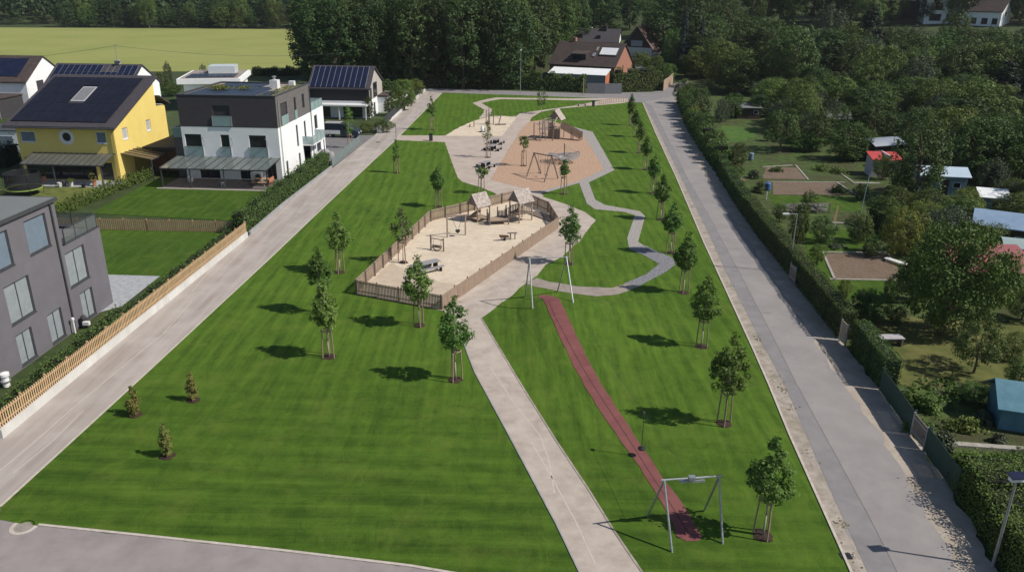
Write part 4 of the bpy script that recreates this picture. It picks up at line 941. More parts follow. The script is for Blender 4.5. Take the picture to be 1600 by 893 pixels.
facade(m, R3, -e, D3, B, T, ro3); m.build('upper_side_wall', m_grcl, wh); m = MB(); facade(m, F3, -W-e, e, B, T, fo3); facade(m, LEFT(-W-e), 0, D3, B, T); m.poly([(-W, D3, B), (e, D3, B), (e, D3, T), (-W, D3, T)]); m.poly([(-W-e, -e, B), (e, -e, B), (e, 0, B), (-W-e, 0, B)]); m.build('upper_wall', m_dkfr, wh)
m = MB(); pw = .28
for q in ((-W-.06, -.06, .06, pw), (-W-.06, D3-pw, .06, D3+.06), (-W-.06, pw+.002, -W+pw, D3-pw-.002), (.06-pw, pw+.002, .06, D3-pw-.002)): m.box(q[0], q[1], T-.05, q[2], q[3], T+.06)
m.build('parapet_cap', m_anth, wh)
MB().box(-W+.1, .1, T-.4, -.1, D3-.1, T-.12).build('roof', m_gravel, wh)
pvfield(wh, (-W+.7, .8, T-.14), (8.6, 0, .0), (0, 8.2, .0), 5, 8, m_pv)
pvfield(wh, (-W+1.2, 9.4, T-.14), (6.0, 0, 0), (0, 3.2, 0), 4, 3, m_pv)
pvfield(wh, (-W+9.6, .9, T-.14), (1.6, 0, .0), (0, 4.2, .0), 1, 4, m_pv)
ch = MB().box(-3.3, 7.6, T-.3, -2.3, 8.7, T+1.0).build('chimney', m_frame, wh); MB().lathe([(.16, 0), (.16, .35), (.3, .38), (.3, .46), (.05, .52)], 12, (-2.8, 8.1, T+1.0)).build('chimney_cowl', m_alu, ch)
ch = MB().box(-2.0, 11.2, T-.3, -1.3, 11.9, T+.5).build('chimney', m_frame, wh)
q = np.random.default_rng(3); n = 700; pp = np.concatenate([np.stack([q.normal(-9.6, .7, n), q.normal(6.2, .5, n), T+.05+np.abs(q.normal(0, .2, n))], 1), np.stack([q.normal(-6.4, .5, n//3), q.normal(6.6, .4, n//3), T+.05+np.abs(q.normal(0, .15, n//3))], 1), np.stack([q.uniform(-2.2, -.5, n), q.uniform(.6, 13, n), T-.1+np.abs(q.normal(0, .05, n))], 1)])
leaves('roof_plants', pp, q.normal(size=pp.shape)+np.array([0, 0, .6]), .16, f_yel, wh)
for o in fo[:3]: window(wh, FRONT, o, m_anth, m_glass, rail=True, rh=1.02)
for o in fo[3:]: window(wh, FRONT, o, m_anth, m_glass, sill=False, mull=2)
window(wh, F3, fo3[0], m_anth, m_dkclad, rail=True, rh=1.15)
for i, o in enumerate(ro):
    if i != 4: window(wh, RIGHT(0), o, m_anth, m_glass, sill=i > 4)
for i, o in enumerate(ro3): window(wh, R3, o, m_anth, m_dkclad if i == 0 else m_glass, sill=False)
for a, b in ((1.45, 4.0), (6.6, 7.55)):
    m = MB(); bx(m, R3, a, b, .05, .08, 6.6, 7.75); m.build('balcony_glass', m_bal, wh)
m = MB(); bx(m, RIGHT(0), 9.2, 12.4, -1.3, -1.28, 0, 2.55); bx(m, RIGHT(0), 10.2, 11.2, -1.28, -1.24, 0, 2.1); m.build('entrance_door', m_dkclad, wh)
m = MB(); bx(m, RIGHT(0), 8.9, 14.4, .02, 1.45, 2.7, 2.9); bl = m.build('balcony', m_frame, wh)
m = MB(); bx(m, RIGHT(0), 8.9, 14.4, 1.42, 1.45, 2.92, 3.95); bx(m, RIGHT(0), 8.9, 8.93, .02, 1.40, 2.92, 3.95); bx(m, RIGHT(0), 14.37, 14.4, .02, 1.40, 2.92, 3.95); m.build('balcony_glass', m_bal, bl)
m = MB(); bx(m, RIGHT(0), 8.88, 14.42, 1.40, 1.47, 3.955, 4.0)
for u in (8.9, 10.7, 12.5, 14.36): bx(m, RIGHT(0), u, u+.05, 1.455, 1.49, 2.75, 3.95)
m.build('balcony_rail', m_alu, bl); cyl(wh, 'balcony_post', (1.3, 14.2, -.2), (1.3, 14.2, 2.7), .07, m_anth)
m = MB(); bx(m, RIGHT(0), D3+.05, D2-.05, -.10, -.07, B+.02, B+1.1); m.box(-W+.3, D2-.12, B+.02, -.15, D2-.09, B+1.1); m.build('terrace_glass', m_bal, wh)
m = MB(); bx(m, RIGHT(0), D3+.05, D2-.05, -.12, -.05, B+1.105, B+1.15)
for u in (D3+.1, D3+2, D3+3.9, D2-.15): bx(m, RIGHT(0), u, u+.05, -.06, -.02, B, B+1.1)
m.build('terrace_rail', m_alu, wh)
for u, z in ((.62, 10.1), (D3-.3, 10.1)): cyl(wh, 'drain_pipe', (.10, u, .05), (.10, u, z), .055, m_alu if u < 1 else m_anth)
for x in (-9.2, -5.6, -1.2):
    m = MB(); m.beam((x-.25, -.04, 4.45), (x-.25, -.55, 5.25), .05, .05); m.box(x-.33, -.62, 5.2, x-.17, -.48, 5.34); m.build('awning_arm', m_alu, wh)
ax = MB().box(-W-1.5, .9, -.3, -W-.02, 8.5, 5.0).build('side_wing', m_brown, wh)
m = MB(); m.box(-W-1.5, .9, 5.02, -W-.1, .93, 6.2); m.box(-W-1.5, .95, 5.02, -W-1.47, 7, 6.2); m.build('balcony_glass', m_bal, ax)
m = MB(); m.box(-W-1.55, .86, 6.21, -W-.05, .96, 6.26); m.box(-W-1.55, .98, 6.21, -W-1.45, 7, 6.26); m.build('balcony_rail', m_alu, ax)
pergola(wh, -13.2, -.05, -4.9, 2.85, 2.42, 4, 12, xs=[-13.1, -9.55, -5.4, -.15])
o = MB().box(-13.4, -5.2, -.1, .1, -.02, .03).build('terrace', m_deck); o.location = wh.location; o.rotation_euler = (0, 0, RZ); tag(o, kind='structure')
o = MB().box(-13.7, -5.45, -.1, .3, -5.21, .05).build('terrace_kerb', m_kerb); o.location = wh.location; o.rotation_euler = (0, 0, RZ); tag(o, kind='structure')
WM = Matrix.Translation(wh.location) @ Matrix.Rotation(RZ, 4, 'Z')
t = thing('heat_pump', 'white heat pump unit on the terrace of the white and dark house', 'heat pump', WM @ Vector((-3.0, -.75, .03)), RZ)
MB().box(-.7, -.3, .1, .7, .3, 1.15).build('casing', m_frame, t, bevel=.03); MB().tube((.25, -.31, .62), (.25, -.33, .62), .36, .36, 20).build('fan_grille', m_anth, t); MB().box(-.6, -.25, 0, -.5, .25, .1).box(.5, -.25, 0, .6, .25, .1).build('foot', m_anth, t)
def ptable(name, label, p, rz, top, leg, L=1.9, bench=True, group=None, bd=.75):
    t = thing(name, label, 'table', p, rz, group); MB().box(-L/2, -.4, .70, L/2, .4, .76).build('tabletop', top, t)
    for x in (-L*.36, L*.36): MB().box(x-.06, -.3, 0, x+.06, .3, .70).build('leg', leg, t)
    if bench:
        for y in (-bd, bd):
            MB().box(-L/2, y-.18, .42, L/2, y+.18, .47).build('bench_seat', top, t)
            for x in (-L*.36, L*.36): MB().box(x-.05, y-.15, 0, x+.05, y+.15, .42).build('bench_leg', leg, t)
    return t
ptable('garden_table', 'wooden dining table under the terrace roof of the white and dark house', WM @ Vector((-1.9, -2.4, .03)), RZ, m_wood, m_woodd, 1.8)
for k in range(3):
    t = thing('garden_chair', 'orange brown chair at the right end of the terrace dining table', 'chair', WM @ Vector((-.75, -2.9+k*.5, .03)), RZ+rnd.uniform(-.3, .3)); t['group'] = 'chairs at the terrace table'
    MB().box(-.22, -.22, .42, .22, .22, .47).build('seat', m_terra, t); MB().box(.18, -.22, .5, .23, .22, .95).build('backrest', m_terra, t)
    for x in (-.19, .19):
        for y in (-.19, .19): MB().box(x-.02, y-.02, 0, x+.02, y+.02, .42).build('leg', m_terra, t)
t = thing('basket', 'pale round basket at the left end of the dark terrace', 'basket', WM @ Vector((-11.2, -1.6, .03))); MB().lathe([(.3, 0), (.36, .55), (.33, .55), (.28, .05)], 16).build('body', m_frame, t); MB().tube((-.33, 0, .55), (0, 0, .85), .02).tube((0, 0, .85), (.33, 0, .55), .02).build('handle', m_frame, t)
t = thing('stool', 'small white stool in the middle of the dark terrace', 'stool', WM @ Vector((-6.2, -3.6, .03))); MB().box(-.2, -.2, .4, .2, .2, .45).build('seat', m_frame, t)
for x in (-.16, .16): MB().box(x-.03, -.16, 0, x+.03, .16, .4).build('leg', m_frame, t)
# ---- yellow house
ye = thing('yellow_house', 'yellow house with a large dark solar roof and round window', 'house', (-48.8, 96.2, 0), RZ)
W = 12.4; Y1 = 11.2; Z0 = 6.75; Z1 = 11.15
sl = (Z1-Z0)/Y1
fo = [(-12.0, -10.05, 4.65, 6.0), (-2.4, -1.05, 4.65, 6.1), (-12.0, -3.0, .05, 2.75), (-2.5, -.9, .05, 2.3)]
ro = [(1.95, 3.2, 4.75, 6.2), (7.95, 9.1, 4.8, 6.25)]
m = MB(); facade(m, FRONT, -W, 0, -.4, Z0, fo); facade(m, RIGHT(0), 0, Y1, -.4, Z0, ro); facade(m, LEFT(-W), 0, Y1, -.4, Z0)
for X in (0, -W): m.poly([(X, 0, Z0), (X, Y1, Z0), (X, Y1, Z1)])
m.poly([(-W, Y1, -.4), (0, Y1, -.4), (0, Y1, Z1), (-W, Y1, Z1)])
m.box(-W, Y1+.002, -.4, -.02, 13.6, 7.5); m.build('wall', m_yellow, ye)
m = MB(); slab(m, [(-W-1.1, -.75, Z0-.75*sl+.3), (.6, -.75, Z0-.75*sl+.3), (.6, Y1+.3, Z1+.3*sl+.3), (-W-1.1, Y1+.3, Z1+.3*sl+.3)], .26); rf = m.build('roof', m_tile, ye)
m = MB(); slab(m, [(-W-.3, Y1+.35, 9.0), (.5, Y1+.35, 9.0), (.5, 14.3, 7.65), (-W-.3, 14.3, 7.65)], .2); m.build('back_roof', m_tile, ye)
rp = lambda x, y: Vector((x, y, Z0+y*sl+.3))
U = rp(-.85, .2)-rp(-W-.55, .2); V = rp(0, Y1-.55)-rp(0, .2)
pvfield(ye, rp(-W-.55, .2), U, V, 12, 5, m_pv2, holes={(5, 3), (6, 3), (5, 2), (6, 2)}, gap=.035)
o_ = rp(-W-.55, .2)+U*(5.08/12)+V*(2.25/5); n_ = U.cross(V).normalized(); a_ = U*(1.8/12); b_ = V*(1.65/5)
sk = MB().hexa([p-n_*.02 for p in (o_, o_+a_, o_+a_+b_, o_+b_)]+[p+n_*.07 for p in (o_, o_+a_, o_+a_+b_, o_+b_)]).build('roof_window', m_shut, ye)
oo = o_+a_*.06+b_*.06; MB().hexa([p+n_*.071 for p in (oo, oo+a_*.88, oo+a_*.88+b_*.88, oo+b_*.88)]+[p+n_*.085 for p in (oo, oo+a_*.88, oo+a_*.88+b_*.88, oo+b_*.88)]).build('shutter', M('roof shutter', (.17, .17, .185), (.22, .22, .235), 3, .5), sk)
cyl(ye, 'gutter', (-W-1.1, -.83, Z0-.75*sl+.12), (.6, -.83, Z0-.75*sl+.12), .08, m_anth); cyl(ye, 'drain_pipe', (-.12, -.12, 0), (-.12, -.12, Z0-.3), .06, M('brown pipe', (.33, .25, .07), (.37, .28, .09), 2, .6))
window(ye, FRONT, fo[0], m_frame, m_blindb, fw=.1); window(ye, FRONT, fo[1], m_frame, m_blindb, fw=.1); window(ye, FRONT, fo[2], m_anth, m_glass, mull=5, sill=False); window(ye, FRONT, fo[3], m_anth, m_glass, sill=False)
for o in ro: window(ye, RIGHT(0), o, m_frame, m_shut, fw=.1)
m = MB(); n = 28
def ring(r0, r1, d0, d1, cx=-6.05, cz=5.38):
    k = len(m.v)
    for rr, dd in ((r0, d0), (r1, d1)):
        for i in range(n): m.v.append((cx+rr*math.cos(6.2832*i/n), -dd, cz+rr*math.sin(6.2832*i/n)))
    m.f += [(k+i, k+(i+1) % n, k+n+(i+1) % n, k+n+i) for i in range(n)]
ring(.95, .95, 0, .06); ring(.95, .56, .06, .06); ring(.56, .52, .06, .012); rw = m.build('round_window', m_frame, ye)
m = MB(); m.poly([(-6.05+.535*math.cos(6.2832*i/n), -.014, 5.38+.535*math.sin(6.2832*i/n)) for i in range(n)]); m.build('pane', m_glass, rw)
pergola(ye, -10.6, -.3, -3.0, 3.42, 2.62, 3, 13, M('smoked pergola glass', (.12, .12, .105), (.16, .16, .14), .5, .15, spec=.5, alpha=.75), xs=[-10.4, -6.6, -.6])
m = MB(); slab(m, [(.02, .7, 3.3), (3.7, .9, 2.6), (3.7, 4.9, 2.6), (.02, 4.7, 3.3)], .03); cn = m.build('side_canopy', M('bronze canopy panel', (.16, .115, .06), (.21, .155, .085), .8, .3, alpha=.8), ye)
m = MB()
for y in (.75, 1.75, 2.75, 3.75, 4.75): m.beam((.02, y, 3.36), (3.75, y+.12, 2.66), .06, .07)
m.beam((3.7, .8, 2.55), (3.7, 5, 2.55), .1, .12); m.build('canopy_beam', m_anth, cn)
for y in (.9, 4.9): MB().box(3.64, y-.06, 0, 3.76, y+.06, 2.5).build('canopy_post', m_anth, cn)
o = MB().box(-12.5, -3.4, -.1, .8, -.02, .02).build('yellow_house_terrace', m_slab); o.location = ye.location; o.rotation_euler = (0, 0, RZ); tag(o, kind='structure')
YM = Matrix.Translation(ye.location) @ Matrix.Rotation(RZ, 4, 'Z')
ga = thing('garage', 'dark low garage between the yellow house and the white and dark house', 'garage', YM @ Vector((1.2, 6.2, 0)), RZ)
MB().box(0, 0, -.2, 5.2, 8, 3.1).build('wall', m_brown, ga); MB().box(-.6, -1.3, 3.12, 5.5, 8.3, 3.35).build('roof', m_dkclad, ga); MB().box(2.6, 5.5, 3.36, 5.4, 8.2, 5.4).build('raised_block', m_brown, ga); MB().box(.4, -.06, 0, 4.6, -.01, 2.4).build('garage_door', M('orange brown door', (.16, .075, .04), (.2, .1, .055), 2, .7), ga)
for i, (px, py, h, c, lab) in enumerate(((94, 292, .55, m_conc, 'pale round planter at the left of the yellow house terrace'), (101, 291, .7, m_anth, 'dark tall planter beside the pale ones on the yellow house terrace'), (112, 291, .6, m_conc, 'pale planter with a small plant on the yellow house terrace'), (131, 293, .45, m_tblack, 'low dark bowl planter on the yellow house terrace'), (148, 291, .8, m_terra, 'terracotta pot with bronze plant at the terrace corner'), (70, 285, .8, m_terra, 'reddish pot with plant beside the trampoline'))):
    p = G(px, py); t = thing('planter', lab, 'planter', p); MB().lathe([(.17, 0), (.26, h), (.22, h), (.2, h-.06), (.01, h-.06)], 16).build('pot', c, t, smooth=False)
    if i not in (0, 1, 3): pts, nn, C = crown_pts(.42, .9 if i > 3 else .4, 14, 22, env_bush, .2, i, 0); leaves('plant', pts, nn, .12, f_gold if i == 4 else f_mid, t, (0, 0, h))
# trampoline
p = G(40, 303); t = thing('trampoline', 'round trampoline with dark safety net on the yellow house lawn', 'trampoline', p)
MB().lathe([(1.75, .72), (1.75, .76), (.01, .76)], 32).build('jumping_mat', m_tblack, t)
m = MB(); n = 32
m.lathe([(1.98, .70), (1.98, .79), (1.76, .79), (1.76, .70)], 32); m.build('pad', M('lime pad', (.22, .32, .06), (.28, .4, .09), 3, .6), t)
m = MB(); m.v = [(1.86*math.cos(6.2832*i/n), 1.86*math.sin(6.2832*i/n), z) for z in (.8, 2.55) for i in range(n)]; m.f = [(i, (i+1) % n, n+(i+1) % n, n+i) for i in range(n)]; m.build('safety_net', m_netd, t)
for i in range(6):
    a = i*1.0472+.3; x, y = math.cos(a), math.sin(a); MB().path([(1.9*x, 1.9*y, 0), (2.08*x, 2.08*y, 1.3), (2.05*x, 2.05*y, 2.2), (1.88*x, 1.88*y, 2.6)], .025).build('net_pole', m_tblack, t)
MB().path([(1.86*math.cos(6.2832*i/24), 1.86*math.sin(6.2832*i/24), 2.57) for i in range(25)], .02).build('top_ring', m_tblack, t)
# ---- near grey house
gr = thing('grey_house', 'large lilac grey house with grey blinds at the left edge, cut by the frame', 'house', (-31.3, 51.7, 0), math.radians(-2.6)); GM = math.radians(-2.6)
S0 = -16.; Wd = 9.5; ZT = 9.45
go = [(-3.12, -.86, 6.6, 8.9), (-7.2, -4.78, 6.6, 8.9), (-6.25, -3.78, 2.98, 5.55), (-6.2, -4.58, .1, 2.24), (-2.88, -1.26, .1, 2.24), (-10.5, -8.2, 2.98, 5.55), (-10.2, -8.6, .1, 2.24)]
lo_ = [(.3, 2.7, 3.0, 5.54), (1.1, 2.7, .1, 2.25)]
m = MB(); facade(m, RIGHT(0), S0, .3, -.3, ZT, go); m.poly([(0, .3, -.3), (-Wd, .3, -.3), (-Wd, .3, ZT), (0, .3, ZT)]); m.poly([(0, S0, -.3), (-Wd, S0, -.3), (-Wd, S0, ZT), (0, S0, ZT)]); m.poly([(-Wd, S0, -.3), (-Wd, .3, -.3), (-Wd, .3, ZT), (-Wd, S0, ZT)]); m.build('main_wall', m_grey, gr)
R_ = RIGHT(-.01); m = MB(); facade(m, R_, .302, 5.05, -.3, 6.12, lo_); m.poly([(-.01, 5.05, -.3), (-Wd, 5.05, -.3), (-Wd, 5.05, 6.12), (-.01, 5.05, 6.12)]); m.poly([(-.2, .5, 6.0), (-.2, 4.9, 6.0), (-Wd, 4.9, 6.0), (-Wd, .5, 6.0)]); m.build('lower_wall', m_grey, gr)
m = MB(); m.box(-Wd-.15, S0-.15, ZT+.01, .12, .42, ZT+.16); m.build('roof', m_flat, gr)
m = MB(); m.box(.10, S0-.15, ZT-.06, .20, .46, ZT+.17); m.box(-Wd, .43, ZT-.06, .095, .50, ZT+.17); m.build('gutter', m_anth, gr)
m = MB(); m.box(-.34, .6, 6.13, .02, 5.08, 6.20); m.box(-Wd, 4.75, 6.13, -.345, 5.08, 6.20); m.build('terrace_coping', m_anth, gr)
m = MB()
for u in (.75, 2.1, 3.6, 4.85): bx(m, R_, u, u+.06, -.12, -.06, 6.0, 7.2)
m.beam((-.1, .7, 7.2), (-.1, 4.95, 7.2), .06, .04); m.beam((-.1, 4.92, 7.2), (-6, 4.92, 7.2), .06, .04)
for x in (-2, -4, -6): m.box(x, 4.9, 6.2, x+.05, 4.95, 7.2)
m.build('terrace_rail', m_anth, gr)
m = MB(); bx(m, R_, .8, 4.85, -.10, -.08, 6.25, 7.12); m.box(-6, 4.91, 6.25, -.15, 4.93, 7.12); m.build('terrace_glass', M('clear rail glass', (.16, .18, .18), (.18, .20, .20), 1, .1, alpha=.45), gr)
for o in go: window(gr, RIGHT(0), o, m_anth, m_blindb if o[2] > 6 else m_blind, mull=2 if o[2] < 6 else 1, fw=.06)
for o in lo_: window(gr, R_, o, m_anth, m_blind, mull=2, fw=.06)
cyl(gr, 'drain_pipe', (.09, -.28, .0), (.09, -.28, ZT-.1), .065, m_anth)
GRM = Matrix.Translation(gr.location) @ Matrix.Rotation(GM, 4, 'Z')
p = G(11, 603); t = thing('vent_pipe', 'white capped vent unit at the foot of the grey house', 'vent', p); MB().lathe([(.2, 0), (.2, .7), (.28, .72), (.28, .9), (.05, .98)], 16).build('body', m_frame, t); MB().lathe([(.29, .35), (.29, .42), (.21, .42)], 16).build('collar', m_alu, t)
p = G(118, 520); t = thing('vent_pipe', 'slim white vent post beside the drain pipe of the grey house', 'vent', p); MB().tube((0, 0, 0), (0, 0, 1.0), .06).build('pipe', m_frame, t); MB().lathe([(.11, 1.0), (.11, 1.16), (.02, 1.2)], 12).build('cap', m_frame, t)
p = G(133, 510); t = thing('garden_figure', 'small dark and white garden ornament beside the grey house door', 'ornament', p); MB().lathe([(.25, 0), (.2, .4), (.22, .75), (.1, .9)], 14).build('body', m_dkclad, t); MB().box(.05, -.35, .25, .5, -.1, .5).build('tray', m_frame, t)
# ---- solar roofed house by the lane
t, (y1, s1, s2, up) = gable('solar_roof_house', 'white and dark house with a black solar roof of pale seams beside the far lane', 'house', (-26.5, 147, 0), RZ, 11., 11.0, 5.35, 8.6, .40, m_white, m_tile, fops=[(-8.9, -7.4, .05, 2.1), (-5.0, -1.4, .05, 2.1)], rops=[(3.2, 4.6, 0.1, 2.3), (7.4, 8.8, .3, 2.3)], oh=.45, back=5.5)
h3 = t
MB().box(-11.02, -.06, 3.0, .03, -.003, 5.2).build('black_cladding', m_black, h3)
m = MB(); m.poly([(.014, 0, 3.05), (.014, 11, 3.05), (.014, 11, 5.45), (.014, 4.4, 8.55), (.014, 0, 5.3)]); m.build('gable_cladding', M('taupe gable render', (.42, .38, .35), (.48, .44, .41), .8, .8), h3)
w = MB(); bx(w, RIGHT(.02), .4, 2.0, 0, .03, 3.2, 5.2); bx(w, RIGHT(.02), 3.2, 6.4, 0, .03, 3.2, 5.9); w = w.build('gable_window', m_anth, h3); p_ = MB(); bx(p_, RIGHT(.055), 3.35, 6.25, 0, .01, 3.3, 5.7); p_.build('pane', m_glass, w)
MB().box(-10.6, -2.6, 2.35, .02, -.065, 2.62).build('terrace_roof', m_frame, h3)
for x in (-10.4, -5.2, -.3): MB().box(x, -2.5, -.2, x+.18, -2.32, 2.34).build('terrace_post', m_frame, h3)
m = MB(); m.box(.02, 6.6, -.3, 1.7, 10.6, 2.9); bay = m.build('bay', m_white, h3); MB().box(.02, 6.4, 2.91, 1.9, 10.8, 3.25).build('bay_roof', m_tileb, bay); MB().box(1.701, 7.4, .5, 1.74, 8.4, 2.3).build('bay_window', m_glass, bay)
a = Vector((-10.9, -.3, 5.35+up-.3*s1)); pvfield(h3, a, (10.3, 0, 0), Vector((0, 4.4, 4.4*s1)), 10, 1, m_pv, gap=.1)
m = MB()
for i in range(11): x = -10.9+1.03*i; m.beam((x, -.3, 5.35+up-.3*s1+.1), (x, 4.1, 5.35+up+4.1*s1+.1), .07, .03)
m.build('roof_seam', m_alu, h3)
# ---- white houses at the left edge
def at(px, py, z): return P(px, py, z)
e0 = at(40, 129, 5.6); t, (y1, s1, s2, up) = gable('white_house', 'white gabled house with dark solar roof at the left edge of the photo', 'house', (e0.x, e0.y, 0), RZ, 16, 12.5, 5.6, 9.6, .5, m_white, m_tileb, rops=[(3.0, 5.2, 3.3, 6-.45), (7.6, 9.6, 3.3, 5.5)], pane=m_dkclad, oh=.3)
pvfield(t, (-13, 1.0, 5.6+up+1*s1), (11, 0, 0), Vector((0, 4.4, 4.4*s1)), 7, 3, m_pv)
an = MB().box(-14, -7, -.4, -1.2, -.02, 3.4).build('annex', m_dkclad, t); MB().box(-14.2, -7.2, 3.41, -1.0, -.03, 3.6).build('annex_roof', m_tileb, an); MB().box(-14.0, -7.06, 0, -6, -7.005, 2.6).build('annex_door', M('blue door', (.03, .08, .17), (.04, .1, .2), 2, .4), an)
cyl(an, 'drain_pipe', (-1.1, -7.05, -.2), (-1.1, -7.05, 3.4), .06, m_alu)
e1 = at(14, 215, 2.5); t2 = thing('white_block', 'low white rendered block at the left edge below the gabled house', 'outbuilding', (e1.x, e1.y+2, 0), RZ); MB().box(-9, 0, -.3, 0, 5, 3.0).build('wall', m_white, t2); MB().box(-9.1, -.1, 3.01, .1, 5.1, 3.15).build('roof', m_anth, t2); MB().box(-4, -.04, .1, -.8, -.004, 2.3).build('door', m_blindb, t2)
e2 = at(218, 101, 9.2); t, (y1, s1, s2, up) = gable('white_house', 'white gabled house with pale framed solar panels behind the yellow house', 'house', (e2.x, e2.y-5.5, 0), RZ, 15.5, 11, 5.6, 9.0, .5, m_white, m_tile, oh=.3)
pvfield(t, (-15.2, .1, 5.6+up+.1*s1), (15.0, 0, 0), Vector((0, 5.0, 5.0*s1)), 14, 3, m_pv, holes={(8, 2), (9, 2), (10, 2)}, gap=.07)
m = MB()
for i in range(15): x = -15.2+15.0/14*i; m.beam((x, .15, 5.6+up+.15*s1+.1), (x, 5.0, 5.6+up+5.0*s1+.1), .06, .03)
for j in range(4): y = .1+5.0/3*j; m.beam((-15.2, y, 5.6+up+y*s1+.1), (-.2, y, 5.6+up+y*s1+.1), .05, .028)
m.build('panel_rail', m_alu, t); ant = t
pm = Vector((-4.4, 5.6, 9.2)); AM = Matrix.Translation(t.location) @ Matrix.Rotation(RZ, 4, 'Z')
MB().tube(pm, pm+Vector((0, 0, 3.4)), .06, .04).tube(pm+Vector((0, 0, 3.3)), pm+Vector((.5, 0, 3.4)), .03).build('roof_mast', m_pole, t)
MB().lathe([(.02, 0), (.3, .06), (.52, .2), (.5, .2), (.28, .08)], 18, (-4.0, 5.2, 9.6)).box(-4.8, 5.2, 9.2, -3.9, 5.9, 9.9).build('satellite_dish', m_gconc, t)
top = AM @ (pm+Vector((0, 0, 3.2))); m = MB()
for a, b, sag in ((top, Vector((-145, 150, 9)), 2.2), (top, Vector((-24, 205, 9.5)), 2.5)):
    pts = [a.lerp(b, i/16)-Vector((0, 0, sag*4*(i/16)*(1-i/16))) for i in range(17)]; m.path(pts, .022, 4)
tag(m.build('overhead_wire', m_anth, origin=top), 'thin sagging wires from the roof mast across the yellow field', 'wire')
f0 = at(275, 122.6, 6.2); f1 = at(375, 121.5, 6.2); f2 = at(410, 108, 6.2)
t = thing('flat_roof_house', 'low white flat roofed house at the edge of the yellow field', 'house', (f1.x, f1.y, 0), math.atan2(f1.y-f0.y, f1.x-f0.x)); Lf = (f1-f0).length; Df = min(16, (f2-f1).length)
m = MB(); m.box(-Lf+1, .8, -.3, -.8, Df, 5.1); m.build('wall', m_white, t); MB().box(-Lf, 0, 5.1, 0, Df+.2, 6.05).build('roof_slab', m_white, t); MB().box(-Lf+.5, .5, 6.051, -.5, Df-.3, 6.12).build('roof', m_gravel, t)
MB().box(-Lf*.6, .77, .2, -1.6, .798, 4.6).build('window', m_glass, t); MB().box(-Lf*.62, Df*.55, 6.13, -Lf*.18, Df*.85, 7.5).build('penthouse', M('glass white box', (.55, .6, .62), (.6, .65, .67), 1, .3), t); pvfield(t, (-Lf+1.4, 1.2, 6.14), (Lf-2.6, 0, 0), (0, Df*.4, 0), 8, 3, m_pv, gap=.12)
MB().lathe([(.02, 0), (.35, .08), (.5, .25), (.48, .25)], 16, (-Lf*.7, Df*.6, 6.6)).tube((-Lf*.7, Df*.6, 6.1), (-Lf*.7, Df*.6, 6.65), .04).build('satellite_dish', m_gconc, t)
MB().box(.0, Df*.3, 1.2, .03, Df*.45, 3.6).build('window', m_glass, t)
# ---- far houses
e = at(963, 105, 4.4); t, (y1, s1, s2, up) = gable('brick_house', 'brick house with long brown tiled roof, dormer and white roof glazing', 'house', (25.2, 203.9, 0), math.radians(-28), 18.0, 13, 4.1, 9.1, .5, m_brick, m_tileb, rops=[(5.6, 6.2, 4.2-2.4, 4.0)], oh=.5)
rp = lambda x, y: Vector((x, y, 4.2+y*s1+up))
def onroof(name, mat, x0, x1, ya, yb, h, par, z=0):
    n = Vector((0, -s1, 1)).normalized(); q = [rp(x0, ya), rp(x1, ya), rp(x1, yb), rp(x0, yb)]
    return MB().hexa([p+n*z for p in q]+[p+n*(z+h) for p in q]).build(name, mat, par)
g = onroof('roof_glazing', m_anth, -5.6, -.7, 2.6, 5.0, .12, t, .004); onroof('pane', m_wmetal, -5.4, -.9, 2.8, 4.8, .02, g, .125)
onroof('skylight', m_alu, -7.2, -6.4, 2.2, 3.2, .08, t, .004)
m = MB(); m.box(-12.3, 1.2, 4.2, -8.4, 4.6, 6.6); dm = m.build('dormer', m_dkclad, t); m = MB(); slab(m, [(-12.5, .8, 6.75), (-8.2, .8, 6.75), (-8.2, 6.0, 7.7), (-12.5, 6.0, 7.7)], .16); m.build('dormer_roof', m_tileb, dm); MB().box(-11.9, 1.16, 5.3, -9.2, 1.198, 6.3).build('dormer_window', m_glass, dm)
MB().box(-14.6, 6.4, 8.2, -13.7, 7.3, 10.3).build('chimney', m_brick, t)
onroof('tile_patch', m_gravel, -6.9, -6.3, 3.9, 5.0, .05, t, .004)
e = at(946, 118, 3.2); t = thing('long_shed', 'long low building with white sheet roof in front of the brick house', 'shed', (21.9, 194, 0), math.radians(-19)); 
m = MB(); m.box(-14, 0, -.2, -.01, 4.5, 3.0); m.build('wall', m_gclad, t); m = MB(); slab(m, [(-14.3, -.5, 3.1), (.2, -.5, 3.1), (.2, 5.0, 4.1), (-14.3, 5.0, 4.1)], .15); m.build('roof', m_wmetal, t); MB().poly([(0, 0, -.2), (0, 4.5, -.2), (0, 4.5, 3.8), (0, 0, 3.0)]).build('end_wall', M('rust red boards', (.42, .13, .07), (.5, .17, .1), 2, .8), t)
kerb('grey_fence', [(917, 146), (945, 146.5), (971, 146.5)], .12, -.1, 2.3, M('grey fence boards', (.16, .165, .18), (.2, .205, .22), 2, .8), kind=None); o = bpy.data.objects['grey_fence']; tag(o, 'tall plain grey board fence in front of the white roofed shed', 'fence')
o = None
for ob in [bpy.data.objects['grey_fence']]:
    c = Vector(ob.data.vertices[0].co); 
    for v in ob.data.vertices: v.co -= Vector((c.x, c.y, 0))
    ob.location = (c.x, c.y, 0)
e = at(968, 68, 4.6+3); b = G(960, 88); t, (y1, s1, s2, up) = gable('dark_roof_house', 'house with long dark roof and white gable behind the brick house', 'house', (P(966, 66, 6.2).x, P(966, 66, 6.2).y, 2.3), math.radians(-12), 15.5, 11, 3.8, 7.4, .5, m_white, m_tile, oh=.4)
